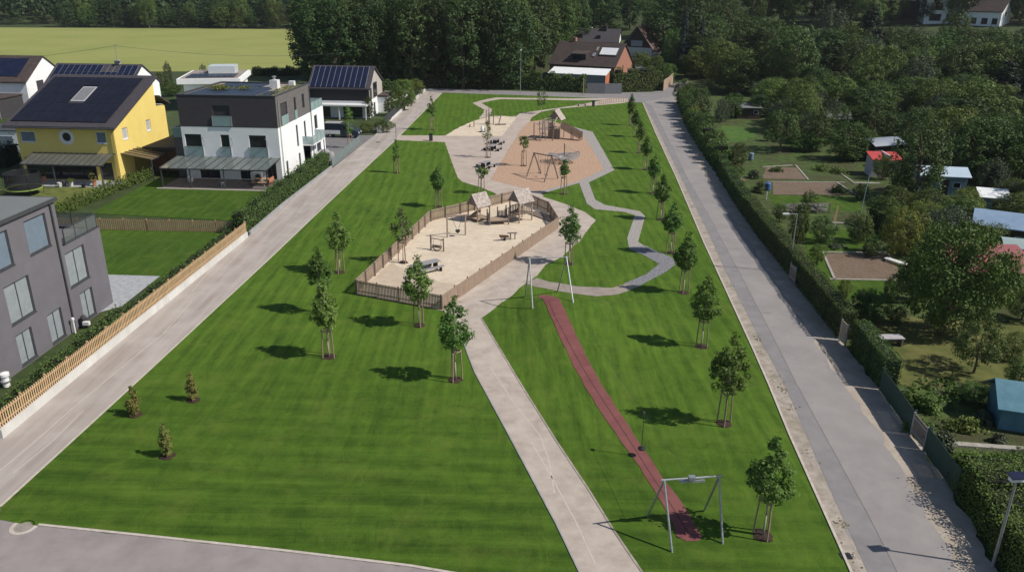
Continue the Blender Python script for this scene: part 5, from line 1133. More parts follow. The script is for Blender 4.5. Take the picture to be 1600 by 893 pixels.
MB().box(-5.6, 4.2, 6, -4.3, 5.6, 8.6).build('chimney', m_dkclad, t); MB().box(-13.2, 1.2, 4.2, -11.6, 3, 6.0).build('dormer', m_dkclad, t); MB().box(-7, .9, 4.2, -5.8, 3, 5.8).build('dormer', m_dkclad, t)
MB().lathe([(.05, 0), (.25, .2), (.05, .4)], 12, (-9.2, 5.5, 7.6)).build('vent_cowl', m_wmetal, t)
p = G(1006, 92); t, (y1, s1, s2, up) = gable('brown_house', 'steep brown roofed house with dark boarded gable below the spruces', 'house', (44.8, 245, 3.7), math.radians(56), 8.6, 10, 2.3, 8.3, .5, m_frame, M('red brown roof tiles', (.105, .066, .056), (.145, .095, .082), 1.5, .8, .5, 8), oh=.5)
m = MB(); m.poly([(-8.62, .3, 2.5), (-8.62, 9.7, 2.5), (-8.62, 5.0, 8.2)]); gb = m.build('boarded_gable', m_hutd, t); MB().box(-8.70, 3.2, 2.8, -8.63, 6.8, 4.4).build('gable_window', m_shut, gb); MB().box(-4, 4.6, 7.8, -3.2, 5.4, 9.3).build('chimney', m_brick, t)
e = G(1008, 130); t = thing('carport', 'flat grey carport beside the brick house', 'carport', (e.x, e.y+10, 0)); MB().box(-7, 0, 2.5, 4.0, 7, 2.75).build('roof', m_flat, t)
for x in (-6.8, 3.6): MB().box(x, .1, 0, x+.2, .3, 2.49).build('post', m_woodd, t)
m = MB(); slab(m, [(-1.0, .6, 3.0), (3.2, .6, 2.85), (3.2, 4.6, 3.5), (-1.0, 4.6, 3.6)], .06); m.build('clear_roof_sheet', m_alu, t); MB().box(-6.8, 6.6, 0, 3.8, 6.8, 2.49).build('back_wall', m_hutd, t)
# hillside houses at the top right
def hill_house(name, label, px, py, rz, W, D, eave, ridge, wm, rm, fops=(), rops=(), flat=False):
    p = G(px, py)
    if not flat: return gable(name, label, 'house', p, rz, W, D, eave, ridge, .5, wm, rm, fops, rops, oh=.4)[0]
    t = thing(name, label, 'house', p, rz); m = MB(); facade(m, FRONT, -W, 0, -2, eave, fops); facade(m, RIGHT(0), 0, D, -2, eave, rops); facade(m, LEFT(-W), 0, D, -2, eave); m.poly([(-W, D, -2), (0, D, -2), (0, D, eave), (-W, D, eave)]); m.build('wall', wm, t); MB().box(-W-.8, -.8, eave+.01, .8, D, eave+.4).build('roof', rm, t)
    for o in fops: window(t, FRONT, o)
    return t
hill_house('white_house', 'white gabled house with brown roof on the hillside at the top right', 1561, 42, math.radians(-46), 11, 9, 4.4, 7.6, m_white, m_tileb, [(-8.6, -6.8, .6, 2.4), (-5.4, -3.6, .6, 2.4), (-2.4, -.8, .6, 2.4)], [(3.2, 5.2, 3.0, 4.2)])
hill_house('flat_roof_house', 'long low dark walled house with pale flat roof at the top edge', 1448, 30, math.radians(-14), 17, 9, 5.6, 0, m_hutd, m_frame, [(-15, -11, .4, 2.6), (-8, -4, .4, 2.6)], flat=True)
hill_house('flat_roof_house', 'white cube shaped house on the hillside between two trees at the top right', 1503, 36, math.radians(-14), 11.5, 9, 7.2, 0, m_white, m_frame, [(-10, -6.5, .5, 2.6), (-5, -1.2, .5, 2.6), (-10, -6.5, 3.8, 6)], flat=True)
hill_house('white_house', 'white house cut by the top edge behind the gabled hillside house', 1560, 16, math.radians(-14), 12, 9, 5, 8, m_white, m_tileb)
# ---- allotment huts and sheds
def hut(name, label, px, py, rz, W, D, h, wm, rm, kind='mono', rise=.5, door=True, oh=.3, cat='shed'):
    p = G(px, py); t = thing(name, label, cat, p, rz); m = MB(); k = rise
    m.hexa([(-W, 0, -.2), (0, 0, -.2), (0, D, -.2), (-W, D, -.2), (-W, 0, h), (0, 0, h), (0, D, h+(k if kind == 'mono' else 0)), (-W, D, h+(k if kind == 'mono' else 0))])
    if kind == 'gable':
        for X in (-W, 0): m.poly([(X, .01, h), (X, D-.01, h), (X, D/2, h+k)])
    m.build('wall', wm, t); r = MB()
    if kind == 'mono': s = k/D; slab(r, [(-W-oh, -oh, h-oh*s+.12), (oh, -oh, h-oh*s+.12), (oh, D+oh, h+k+oh*s+.12), (-W-oh, D+oh, h+k+oh*s+.12)], .1)
    elif kind == 'gable':
        s = 2*k/D
        slab(r, [(-W-oh, -oh, h-oh*s+.14), (oh, -oh, h-oh*s+.14), (oh, D/2, h+k+.14), (-W-oh, D/2, h+k+.14)], .1); slab(r, [(-W-oh, D/2, h+k+.14), (oh, D/2, h+k+.14), (oh, D+oh, h-oh*s+.14), (-W-oh, D+oh, h-oh*s+.14)], .1)
    elif kind == 'arch':
        n = 10; pr = [(-oh+(D+2*oh)*i/n, h+k*math.sin(math.pi*i/n)+.05) for i in range(n+1)]
        for (ya, za), (yb, zb) in zip(pr, pr[1:]): slab(r, [(-W-oh, ya, za), (oh, ya, za), (oh, yb, zb), (-W-oh, yb, zb)], .08)
    r.build('roof', rm, t)
    if door:
        d = MB().box(-W*.55, -.04, 0, -W*.55+.85, -.004, 1.85).build('door', m_hutd, t); MB().box(-W*.55+.7, -.07, .9, -W*.55+.76, -.041, 1.0).build('handle', m_alu, d)
        w = MB().box(-W*.3, -.035, .9, -W*.3+.9, -.004, 1.6).build('window', m_frame, t); MB().box(-W*.3+.07, -.045, .97, -W*.3+.83, -.036, 1.53).build('pane', m_glass, w)
    return t
hut('garden_shed', 'low grey roofed shed at the far allotment lawn', 1187, 186, math.radians(-3), 4.2, 3.0, 2.0, m_hutd, m_flat, rise=.35)
hut('garden_shed', 'grey roof glimpsed between the trees above the bright round tree', 1272, 166, math.radians(-3), 4.2, 3, 2.6, m_hutd, m_flat, rise=.5)
hut('garden_shed', 'grey roofed shed behind the dark trees of the far soil bed', 1330, 208, math.radians(-6), 4.0, 3.2, 2.3, m_hutd, m_flat, rise=.6)
hut('garden_shed', 'shed with arched pale roof behind the bright red roof', 1408, 250, math.radians(20), 5.2, 3.8, 2.3, m_hutd, m_alu, 'arch', .7)
rh = hut('garden_hut', 'small pale hut with bright red roof at the end of the soil beds', 1404, 277, math.radians(-5), 3.6, 2.6, 2.2, m_hut, m_redroof, rise=.5, oh=.15)
MB().box(-1.75, -.2, 2.31, -1.6, 2.75, 2.92).build('roof_strip', m_frame, rh)
hut('garden_hut', 'blue boarded hut with pale blue roof half hidden by the birch like tree', 1507, 306, math.radians(-10), 5.2, 3.4, 2.3, m_hutb, M('pale blue sheet', (.42, .52, .62), (.48, .58, .68), 1, .5), 'gable', .7)
hut('garden_hut', 'dark hut with large blue grey roof at the right edge', 1606, 398, math.radians(-30), 4.6, 4.4, 2.4, m_hutd, m_blueroof, 'gable', .8, oh=.5)
hut('garden_hut', 'dark hut with dull red roof at the right edge behind the big leafy tree', 1612, 468, math.radians(-4), 5.6, 4.2, 2.3, m_hutd, m_redtile, rise=.7, oh=.45)
hut('garden_shed', 'small grey green arched roof between the blue and the dull red roofs', 1625, 424, math.radians(-20), 3, 2.4, 1.9, m_hutb, M('grey green sheet', (.28, .36, .36), (.33, .41, .41), 1, .5), 'arch', .5)
hut('greenhouse', 'teal tarpaulin covered shelter at the right edge of the corner garden', 1698, 690, math.radians(-18), 4.4, 3.0, 1.4, m_teal, m_teal, 'gable', .9, door=False, cat='shelter')
hut('garden_shed', 'white edged low roof behind the blue grey roof', 1570, 336, math.radians(-20), 2.6, 2.2, 1.8, m_hutb, m_wmetal, rise=.4)
# ================================================================== FENCES
def slat_fence(name, label, pts, h, sp, sw, mat, post=2.0, z0=0., pmat=None, rails=(.25, .85), over=.0, px=True, ph=.05, cat='fence', back=1, th=.022):
    w = [Vector((*(G(*p)[:2] if px else p), 0)) for p in pts]; o = w[0].copy(); o.z = z0
    t = thing(name, label, cat, o); q = random.Random(len(pts)*7+int(h*100))
    for si, (a, b) in enumerate(zip(w, w[1:])):
        d = (b-a); L = d.length; d.normalize(); n = Vector((-d.y, d.x, 0))*back; a = a-w[0]; m = MB(); k = int(L/sp)
        for i in range(k+1):
            c = a+d*(i*L/max(1, k)); hh = h+q.uniform(-.015, .015)
            e = d*sw/2; u = n*th/2
            m.hexa([c-e-u, c+e-u, c+e+u, c-e+u]+[v+Vector((0, 0, hh)) for v in (c-e-u, c+e-u, c+e+u, c-e+u)])
        m.build('slat_panel', mat, t)
        r = MB()
        for f in rails: r.beam(a+n*.04+Vector((0, 0, h*f)), a+d*L+n*.04+Vector((0, 0, h*f)), .05, .08)
        r.build('rail', pmat or mat, t)
        np_ = max(1, round(L/post))
        for i in range(np_+(1 if si == len(w)-2 else 0)):
            c = a+d*(L*i/np_)+n*.11; MB().box(-.05, -.05, -.05, .05, .05, h+ph).build('post', pmat or mat, t).location = c
    return t
slat_fence('playground_fence', 'weathered wooden slat fence around the sand playground, dark near panel', [ENC[0], ENC[1], ENC[2], ENC[3], ENC[4], ENC[5], ENC[6], ENC[0]], 1.22, .135, .095, m_woodg, 2.2, pmat=m_woodd, back=1)
# picket fence on the white garden wall
wl = [(2, 684), (200, 521), (386, 370)]
kerb('garden_wall', wl, .22, -.1, .52, m_conc, kind=None); gw = bpy.data.objects['garden_wall']
def recentre(ob):
    c = Vector(ob.data.vertices[0].co); c.z = 0
    for v in ob.data.vertices: v.co -= c
    ob.location = c
    return ob
tag(recentre(gw), 'long low pale concrete wall along the left lane under the picket fence', 'wall')
wv = [tuple(G(*p)[:2]) for p in wl]; wv = offset_line(wv, .02)
slat_fence('picket_fence', 'orange wood picket fence on top of the pale wall along the left lane', wv, .98, .19, .09, m_fort, 2.4, z0=.54, px=False, rails=(.22, .8), back=1)
slat_fence('picket_fence', 'older wooden picket fence dividing the two lawns on the left', [(86, 357), (230, 360), (374, 363)], 1.15, .2, .10, m_wood, 2.2, rails=(.2, .85), back=1)
kerb('lane_wall', [(390, 366), (442, 321), (518, 262)], .2, -.1, .28, m_gconc, kind=None); tag(recentre(bpy.data.objects['lane_wall']), 'low grey stone edging wall below the hedge of the white and dark house', 'wall')
kerb('lane_wall', [(606, 192), (640, 163), (664, 142)], .25, -.1, .45, m_conc, kind=None); tag(recentre([o for o in COL.objects if o.name.startswith('lane_wall')][-1]), 'pale low wall beside the far end of the left lane', 'wall')
kerb('grey_screen', [(519, 261), (540, 241), (562, 223)], .08, .0, 1.1, M('grey green panel', (.13, .17, .17), (.17, .21, .21), 1, .5), kind=None); tag(recentre(bpy.data.objects['grey_screen']), 'low grey green screen fence beside the drive of the parked van', 'fence')
kerb('grey_fence', [(600, 199), (622, 178), (640, 161)], .06, .3, 1.7, M('dark mesh fence', (.03, .034, .04), (.045, .05, .055), 3, .7), kind=None); tag(recentre([o for o in COL.objects if o.name.startswith('grey_fence')][-1]), 'dark screen fence beside the garden of the solar roofed house', 'fence')
kerb('grey_fence', [(1036, 143), (1043, 138), (1051, 131)], .1, 0, 2.6, m_woodg, kind=None); tag(recentre([o for o in COL.objects if o.name.startswith('grey_fence')][-1]), 'tall weathered board fence at the far corner behind the flowering hedge', 'fence')
kerb('stone_pile', [(612, 158), (640, 150)], .5, 0, .5, m_stone, kind=None); tag(recentre(bpy.data.objects['stone_pile']), 'low pale stone row in the garden of the solar roofed house', 'stone row')
# road side fence and gates on the right
slat_fence('green_fence', 'dark green board fence between the right road and the corner garden', [(1374, 609), (1400, 644), (1421, 676)], 1.45, .13, .128, m_gfence, 2.2, pmat=m_gfence)
slat_fence('green_fence', 'dark green fence part below the grey gate panel', [(1444, 704), (1462, 728), (1492, 772)], 1.45, .13, .128, m_gfence, 2.2, pmat=m_gfence)
def gate(label, a, b, h, mat):
    A, B = G(*a), G(*b); t = thing('garden_gate', label, 'gate', A, math.atan2(B.y-A.y, B.x-A.x)); L = (B-A).length
    MB().box(.08, -.025, .12, L-.08, .025, h).build('panel', mat, t); m = MB(); m.box(.08, -.04, .3, L-.08, -.027, .4).box(.08, -.04, h-.25, L-.08, -.027, h-.15); m.build('frame', m_pole, t)
    for x in (0, L): MB().box(x-.05, -.05, -.1, x+.05, .05, h+.08).build('post', m_pole, t)
    MB().box(L*.85, -.08, h*.55, L*.85+.14, -.045, h*.55+.04).build('handle', m_tblack, t)
gate('grey gate panel in the dark green fence beside the road', (1423, 678), (1443, 703), 1.35, m_woodd)
gate('narrow pale gate in the gap between the two clipped road hedges', (1311, 532), (1320, 541), 1.6, m_woodg)
gate('dark garden gate beside the street lamp in the road hedge', (1233, 436), (1241, 444), 1.5, m_woodd)
# ================================================================== PLAYGROUND
Z5 = lambda x, y: (540+x/3.72, 280+y/3.72)
def playhouse(name, label, foot, rz, w, l, deck, eave, ridge, rail=True, gb=True):
    t = thing(name, label, 'play house', foot, rz)
    for x in (-w/2, w/2):
        for y in (-l/2, l/2): MB().tube((x, y, -.1), (x, y, eave), .075, .07, 8).build('post', m_woodg, t)
    MB().box(-w/2, -l/2, deck-.08, w/2, l/2, deck).build('deck', m_woodg, t)
    for s in (-1, 1):
        m = MB(); n = 6; p0 = Vector((s*(w/2+.2), 0, eave-.22)); p1 = Vector((s*.01, 0, ridge)); th = .04
        for i in range(n):
            a = p0.lerp(p1, i/n)+Vector((0, 0, .012*(i % 2))); b = p0.lerp(p1, (i+1.0)/n)+Vector((0, 0, .012*(i % 2))); y = l/2+.16
            slab(m, [(a.x, -y, a.z), (a.x, y, a.z), (b.x, y, b.z), (b.x, -y, b.z)], th)
        m.build('roof', m_shing, t)
    if gb:
        for y in (-l/2-.1, l/2+.1):
            m = MB(); m.add([(-w/2, y-.02, eave-.1), (w/2, y-.02, eave-.1), (0, y-.02, ridge-.08), (-w/2, y+.02, eave-.1), (w/2, y+.02, eave-.1), (0, y+.02, ridge-.08)], [(0, 1, 2), (3, 5, 4), (0, 3, 4, 1), (1, 4, 5, 2), (2, 5, 3, 0)]); m.build('gable_board', m_woodd, t)
    if rail:
        for s in (-1, 1):
            m = MB(); k = 8
            for i in range(k): y = -l/2+l*(i+.5)/k; m.box(s*w/2-.02, y-.05, deck, s*w/2+.02, y+.05, deck+.75)
            m.build('side_boards', m_woodd, t)
    return t
a = G(*Z5(775, 236)); h1 = playhouse('play_house', 'open wooden play house with plank roof, left one in the sand playground', a, math.radians(-46), 1.5, 1.7, .35, 1.9, 2.95, rail=False)
MB().hexa([(-.75, -.9, .3), (-.2, -.9, .3), (-.2, -.9, .36), (-.75, -.9, .36), (-.75, .5, .85), (-.2, .5, .85), (-.2, .5, .91), (-.75, .5, .91)]).build('ramp', m_wood, h1)
a = G(*Z5(1018, 238)); h2 = playhouse('play_tower', 'taller wooden play tower with pale plank roof, right one in the sand playground', a, math.radians(-48), 1.5, 1.8, .9, 2.35, 3.4)
a = G(*Z5(885, 255)); t = thing('play_platform', 'low wooden platform with board rails linked to the play tower by a sloping bridge', 'climbing frame', a, math.radians(12))
MB().box(-1.0, -.7, .42, 1.0, .7, .50).build('deck', m_woodg, t)
for x, y, h in ((-1, -.7, 1.6), (1, -.7, 1.5), (-1, .7, 1.4), (1, .7, 1.7), (.1, .7, 1.6)): MB().tube((x, y, -.1), (x, y, h), .07, .065).build('post', m_woodd, t)
m = MB()
for i in range(9): y = -.62+i*.155; m.box(-1.03, y-.05, .5, -.99, y+.05, 1.15)
m.build('side_boards', m_woodd, t); m = MB()
for i in range(6): x = .2+i*.15; m.box(x-.05, .69, .5, x+.05, .73, 1.15)
m.build('side_boards', m_woodd, t)
m = MB(); p0, p1 = Vector((1.05, .3, .5)), Vector((2.9, 1.1, .95))
for i in range(10): c = p0.lerp(p1, (i+.5)/10); m.beam(c+Vector((.2, -.5, 0)), c+Vector((-.2, .5, 0)), .14, .05)
m.build('bridge', m_woodg, t); m = MB()
for s in (-.55, .55):
    o_ = Vector((-.4, 1, 0)).normalized()*s; m.tube(p0+o_+Vector((0, 0, .7)), p1+o_+Vector((0, 0, .7)), .03)
    for i in range(9): c = p0.lerp(p1, (i+.5)/9)+o_; m.box(c.x-.03, c.y-.03, c.z, c.x+.03, c.y+.03, c.z+.7)
m.build('bridge_rail', m_woodd, t)
t = thing('timber_border', 'stepped timber planks lying in the far right corner of the sand playground', 'timber', G(848, 338), math.radians(-52))
for i in range(3): MB().box(-2.2+i*.2, -.75+i*.5, 0, 2.2-i*.1, -.35+i*.5, .14).build('plank', m_woodd, t)
A, B = G(*Z5(592, 338)), G(*Z5(697, 325)); t = thing('basket_swing', 'wooden swing frame with a single black seat in the sand playground', 'swing', A, math.atan2(B.y-A.y, B.x-A.x)); L = (B-A).length
for x in (0, L): MB().tube((x, 0, -.1), (x, 0, 2.15), .085, .075, 8).build('post', m_woodg, t)
MB().tube((-.15, 0, 2.1), (L+.45, 0, 2.1), .07).build('top_beam', m_woodd, t); MB().path([(L*.25, 0, 2.05), (L*.52, -.1, .62)], .018, 5).path([(L*.82, 0, 2.05), (L*.58, -.1, .62)], .018, 5).build('chain', m_tblack, t)
MB().lathe([(.04, .35), (.2, .5), (.26, .66), (.22, .66), (.05, .5)], 14, (L*.55, -.1, 0)).build('seat', m_tblack, t)
A, B = G(*Z5(497, 408)), G(*Z5(570, 420)); t = thing('rocking_beam', 'low wooden frame with a hanging log near the middle of the sand playground', 'play beam', A, math.atan2(B.y-A.y, B.x-A.x)); L = (B-A).length
for x, h in ((0, 1.45), (L, 1.3)): MB().tube((x, 0, -.1), (x, 0, h), .075).build('post', m_woodd, t)
MB().tube((-.05, 0, 1.15), (L+.05, 0, 1.12), .05).build('top_beam', m_woodd, t); MB().tube((.25, -.1, .42), (L-.2, -.1, .46), .14, .13, 10).build('log', m_woodd, t)
m = MB()
for x in (.3, L-.25): m.path([(x, 0, 1.12), (x, -.1, .5)], .016, 5)
m.build('chain', m_tblack, t); MB().path([(.2+(L-.4)*i/8, -.12, .05+.3*((i-4)/4)**2) for i in range(9)], .05, 6).build('rocker', m_woodd, t)
a = G(*Z5(925, 356)); t = thing('spring_rocker', 'dark brown spring rider at the right of the sand playground', 'spring rider', a, .3); MB().lathe([(.16, 0), (.11, .08), (.16, .16), (.11, .24), (.15, .32)], 12).build('spring', m_tblack, t); MB().hexa([(-.45, -.13, .32), (.45, -.13, .32), (.45, .13, .32), (-.45, .13, .32), (-.6, -.12, .62), (.35, -.12, .5), (.35, .12, .5), (-.6, .12, .62)]).build('body', M('rider brown', (.09, .045, .03), (.12, .065, .045), 3, .6), t)
a = G(*Z5(970, 350)); t = thing('balance_stool', 'small wooden T shaped seat beside the spring rider', 'play seat', a, .2)
for x in (-.2, .25): MB().tube((x, 0, 0), (x, 0, .65+.1*x), .06).build('post', m_woodd, t)
MB().box(-.5, -.1, .64, .45, .1, .72).build('seat', m_woodd, t)
ptable('picnic_table', 'grey topped black picnic table with bench inside the sand playground fence', G(668, 422), math.radians(38), m_tgrey, m_tblack, 2.3, bd=.85)
PT = 'pair of dark picnic tables on the plaza'
ptable('picnic_table', 'farther dark picnic table on the plaza beside the bark area', G(775, 224.5), math.radians(75), m_tgrey, m_tblack, 2.0, group=None, bd=1.05)
ptable('picnic_table', 'dark picnic table on the plaza just right of the thin pale tree', G(770, 234.5), math.radians(75), m_tgrey, m_tblack, 2.0, bd=1.05)
ptable('picnic_table', 'single dark picnic table at the near corner of the plaza', G(759, 261), math.radians(60), m_tgrey, m_tblack, 1.9, bd=.95)
# bark area equipment
Z4 = lambda x, y: (600+x/4, 100+y/4)
def aframe(name, label, feet, tops, mat, r, rb, cat='swing', bar=None):
    f = [G(*p) for p in feet]; o = (f[0]+f[1]+f[2]+f[3])/4; t = thing(name, label, cat, o); T = []
    for i, p in enumerate(tops):
        mid = (f[i*2]+f[i*2+1])/2; h = HT(mid, p[1]); T.append(Vector((mid.x, mid.y, mid.z+h)))
    for i in range(4): MB().tube(f[i]-o-Vector((0, 0, .1)), T[i//2]-o, r, r*.9, 8).build('leg', mat, t)
    d = (T[1]-T[0]).normalized(); MB().tube(T[0]-o-d*.15, T[1]-o+d*.15, rb, rb, 8).build('top_beam', bar or mat, t); return t, T, o
t, T_, o = aframe('swing_frame', 'dark A shaped double swing frame standing on the bark chips', [Z4(890, 705), Z4(982, 682), Z4(1000, 740), Z4(1090, 716)], [Z4(962, 556), Z4(1030, 576)], m_woodd, .09, .08)
d = T_[1]-T_[0]
for k in (.32, .70):
    c = T_[0]+d*k-o; u = d.normalized()*.25; s = MB().box(-.22, -.1, 0, .22, .1, .05).build('seat', m_tblack, t); s.location = (c.x, c.y, .45); s.rotation_euler = (0, 0, math.atan2(d.y, d.x)); m = MB(); m.path([c-u, Vector((c.x, c.y, .5))-u], .015, 4).path([c+u, Vector((c.x, c.y, .5))+u], .015, 4); m.build('chain', m_tblack, t)
a = G(*Z4(1125, 612)); t = thing('rope_carousel', 'wide wavy grey rope net carousel around a pole on the bark chips', 'carousel', a)
MB().tube((0, 0, -.1), (0, 0, 2.6), .06).build('pole', m_tblack, t); m = MB(); n = 26; R = 2.2
def wv_(r, i): a_ = 6.2832*i/n; return Vector((r*math.cos(a_), r*math.sin(a_), .95+.28*math.sin(2*a_+1)*r/R+.1*math.sin(5*a_)))
for r in (.5, .95, 1.4, 1.8, 2.2): m.path([wv_(r, i) for i in range(n+1)], .07 if r > 2 else .04, 6)
for i in range(n): m.path([wv_(.4, i), wv_(1.3, i+.3), wv_(2.2, i)], .035, 5)
m.build('rope_net', m_rope, t); m = MB()
for i in range(n):
    if i % 2: m.poly([wv_(.95, i), wv_(.95, i+1), wv_(1.75, i+1), wv_(1.75, i)])
m.build('mat', m_gconc, t)
for i in range(0, n, 5): p_ = wv_(2.2, i); MB().path([p_*.98, (0, 0, 2.5)], .012, 4).build('stay_rope', m_rope, t)
a = G(*Z4(1075, 462)); tw = playhouse('climbing_tower', 'wooden climbing tower with pointed roof on the bark chips', a, math.radians(-22), 2.0, 2.0, 1.7, 3.3, 4.6)
m = MB(); p0, p1 = Vector((1.0, .2, 1.65)), Vector((4.4, -.4, .35))
for i in range(14): c = p0.lerp(p1, (i+.5)/14); m.beam(c+Vector((.05, -.45, 0)), c+Vector((-.05, .45, 0)), .22, .05)
m.build('ramp', m_woodg, tw)
for s in (-.5, .5):
    m = MB()
    for i in range(22): c = p0.lerp(p1, (i+.5)/22)+Vector((.1*s, s, 0)); m.box(c.x-.06, c.y-.02, c.z-.1, c.x+.06, c.y+.02, c.z+.95)
    m.build('ramp_boards', m_woodg, tw)
for x, y, h in ((4.4, -.9, 1.4), (4.4, .1, 1.4), (2.8, -.7, 1.8), (2.8, .3, 1.8)): MB().tube((x, y, -.1), (x, y, h), .08).build('post', m_woodd, tw)
m = MB(); m.box(-.99, -1.02, 0, .99, -1.0, 1.6); m.build('wall_boards', m_woodd, tw)
a = G(*Z4(1000, 478)); t = thing('rope_climber', 'jumble of leaning posts and ropes left of the climbing tower', 'climbing frame', a, 0)
q = random.Random(9); tops = []
for x, y, h in ((-1.6, .5, 2.8), (-.6, -.6, 3.1), (.3, .8, 3.3), (1.3, -.5, 2.9), (-.2, 2.0, 3.0), (1.6, 1.6, 3.4)):
    e = Vector((x+q.uniform(-.3, .3), y+q.uniform(-.3, .3), h)); tops.append(e); MB().tube((x, y, -.1), e, .08, .07).build('post', m_woodd, t)
m = MB()
for i in range(len(tops)):
    for j in range(i):
        for z in (.55, .8, .3): m.path([tops[i]*z+Vector((0, 0, .0)), tops[j]*(z+.12)], .022, 4)
m.build('rope_net', m_rope, t)
m = MB(); m.beam(tops[1], tops[3]+Vector((.4, .2, .5)), .14, .06).beam(tops[3], tops[5]+Vector((.9, 0, .3)), .2, .06).beam(tops[2], tops[5], .12, .06); m.build('cross_beam', m_shing, t)
# upper sand
a = G(768, 195); t = thing('post_sculpture', 'group of leaning wooden posts in the upper sand area', 'climbing posts', a)
for x, y, dx, dy, h in ((-1, .3, .1, 0, 2.6), (-.3, .6, -.2, .1, 2.8), (.3, .1, .1, .2, 2.4), (1.2, .3, .7, .2, 2.3), (-.6, -.4, .1, .2, 2.2)): MB().tube((x, y, -.1), (x+dx, y+dy, h), .09, .07).build('post', m_woodd, t)
MB().path([(-1, .3, 1.6), (.3, .2, 1.4), (1.6, .4, 1.5)], .03).path([(-.3, .6, 2.0), (1.7, .5, .8)], .03).build('rope', m_rope, t)
a = G(753.5, 206); t = thing('spring_rocker', 'pale spring rider in the upper sand area beside its dark base', 'spring rider', a); MB().lathe([(.6, 0), (.6, .05), (.01, .05)], 18).build('base', m_tblack, t); MB().lathe([(.2, .05), (.28, .5), (.18, .95), (.05, 1.1)], 12).build('body', m_frame, t)
a = G(738, 198.5); t = thing('play_table', 'small post and stool in the upper sand area', 'play seat', a); MB().tube((.3, 0, 0), (.3, 0, 1.2), .1).build('post', m_woodg, t); MB().tube((-.4, 0, 0), (-.4, 0, .45), .16).build('stool', m_woodg, t)
a = G(782, 195.5); t = thing('balance_log', 'flat log lying in the upper sand area', 'log', a, .2); MB().tube((-1, 0, .14), (1, 0, .14), .14, .12, 8).build('trunk', m_woodd, t)
for px, py, lab in ((673.5, 220, 'dark square litter bin on the paved way in from the left lane'), (927, 166, 'dark litter bin beside the far path with the low railing')):
    a = G(px, py); t = thing('litter_bin', lab, 'litter bin', a); MB().box(-.27, -.27, .05, .27, .27, 1.1).build('body', m_anth, t, bevel=.02); MB().box(-.3, -.3, 1.101, .3, .3, 1.16).build('lid', m_tblack, t); MB().box(-.2, -.2, 0, .2, .2, .049).build('base', m_tblack, t)
a = G(909, 166); t = thing('low_bench', 'low dark backless bench beside the far path', 'bench', a, .15); MB().box(-.9, -.22, .38, .9, .22, .46).build('seat', m_woodd, t)
for x in (-.7, .7): MB().box(x-.08, -.2, 0, x+.08, .2, .38).build('leg', m_tblack, t)
w = [G(936, 163.5), G(955, 161.2), G(978, 159)]; t = thing('low_railing', 'low brown railing of thin posts along the far path by the road', 'railing', w[0]); m = MB()
for i in range(13):
    k = i/12*2; j = min(1, int(k)); c = w[j].lerp(w[j+1], k-j)-w[0]; MB().tube((c.x, c.y, 0), (c.x, c.y, 1.0), .05).build('post', m_wood, t)
m.path([p-w[0]+Vector((0, 0, .98)) for p in w], .035); m.build('rail', m_wood, t)
# cable ride
Z8 = lambda x, y: (800+x/8.12, 390+y/8.12); Z6 = lambda x, y: (1000+x/4.19, 680+y/4.19)
t1, A_, o1 = aframe('cable_ride_tower', 'galvanised start frame of the cable ride on the grassy mound', [Z8(165, 600), Z8(263, 745), Z8(573, 530), Z8(778, 672)], [Z8(345, 110), Z8(543, 92)], m_steel, .055, .035, 'cable ride frame')
t2, B_, o2 = aframe('cable_ride_tower', 'galvanised end frame of the cable ride near the bottom of the photo', [Z6(45, 525), Z6(212, 765), Z6(418, 487), Z6(543, 710)], [Z6(256, 290), Z6(428, 265)], m_steel, .055, .045, 'cable ride frame')
c1 = (A_[0]+A_[1])/2-Vector((0, 0, .05)); c2 = (B_[0]+B_[1])/2-Vector((0, 0, .05)); m = MB(); m.beam(c2-o2+Vector((-.55, 0, -.14)), c2-o2+Vector((.6, .05, -.12)), .12, .10); m.box(*(c2-o2+Vector((-.15, -.12, .0))), *(c2-o2+Vector((.15, .12, .14)))); m.build('buffer', m_steel, t2)
m = MB(); n = 24; cab = [c1.lerp(c2, i/n)-Vector((0, 0, .55*4*(i/n)*(1-i/n))) for i in range(n+1)]; tag(m.path(cab, .007, 5).build('steel_cable', m_anth, origin=c1), 'thin steel cable sagging between the two cable ride frames', 'cable')
st = G(1006, 712)+Vector((0, 0, .42)); k = min(range(200), key=lambda i: (c1.lerp(c2, i/199).xy-st.xy).length)/199; top = c1.lerp(c2, k)-Vector((0, 0, .55*4*k*(1-k))); st = Vector((top.x, top.y, .45)); t = thing('hanging_disc', 'hanging black disc seat with chain on the cable ride above the red track', 'seat', st)
MB().lathe([(.05, 0), (.2, .02), (.2, .08), (.06, .14)], 16).build('disc', m_tblack, t); MB().tube((0, 0, .1), (0, 0, top.z-.45-.1), .022).build('rod', m_anth, t); z = top.z-.45; MB().box(-.04, -.12, z-.12, .04, .12, z+.05).build('trolley', m_anth, t)
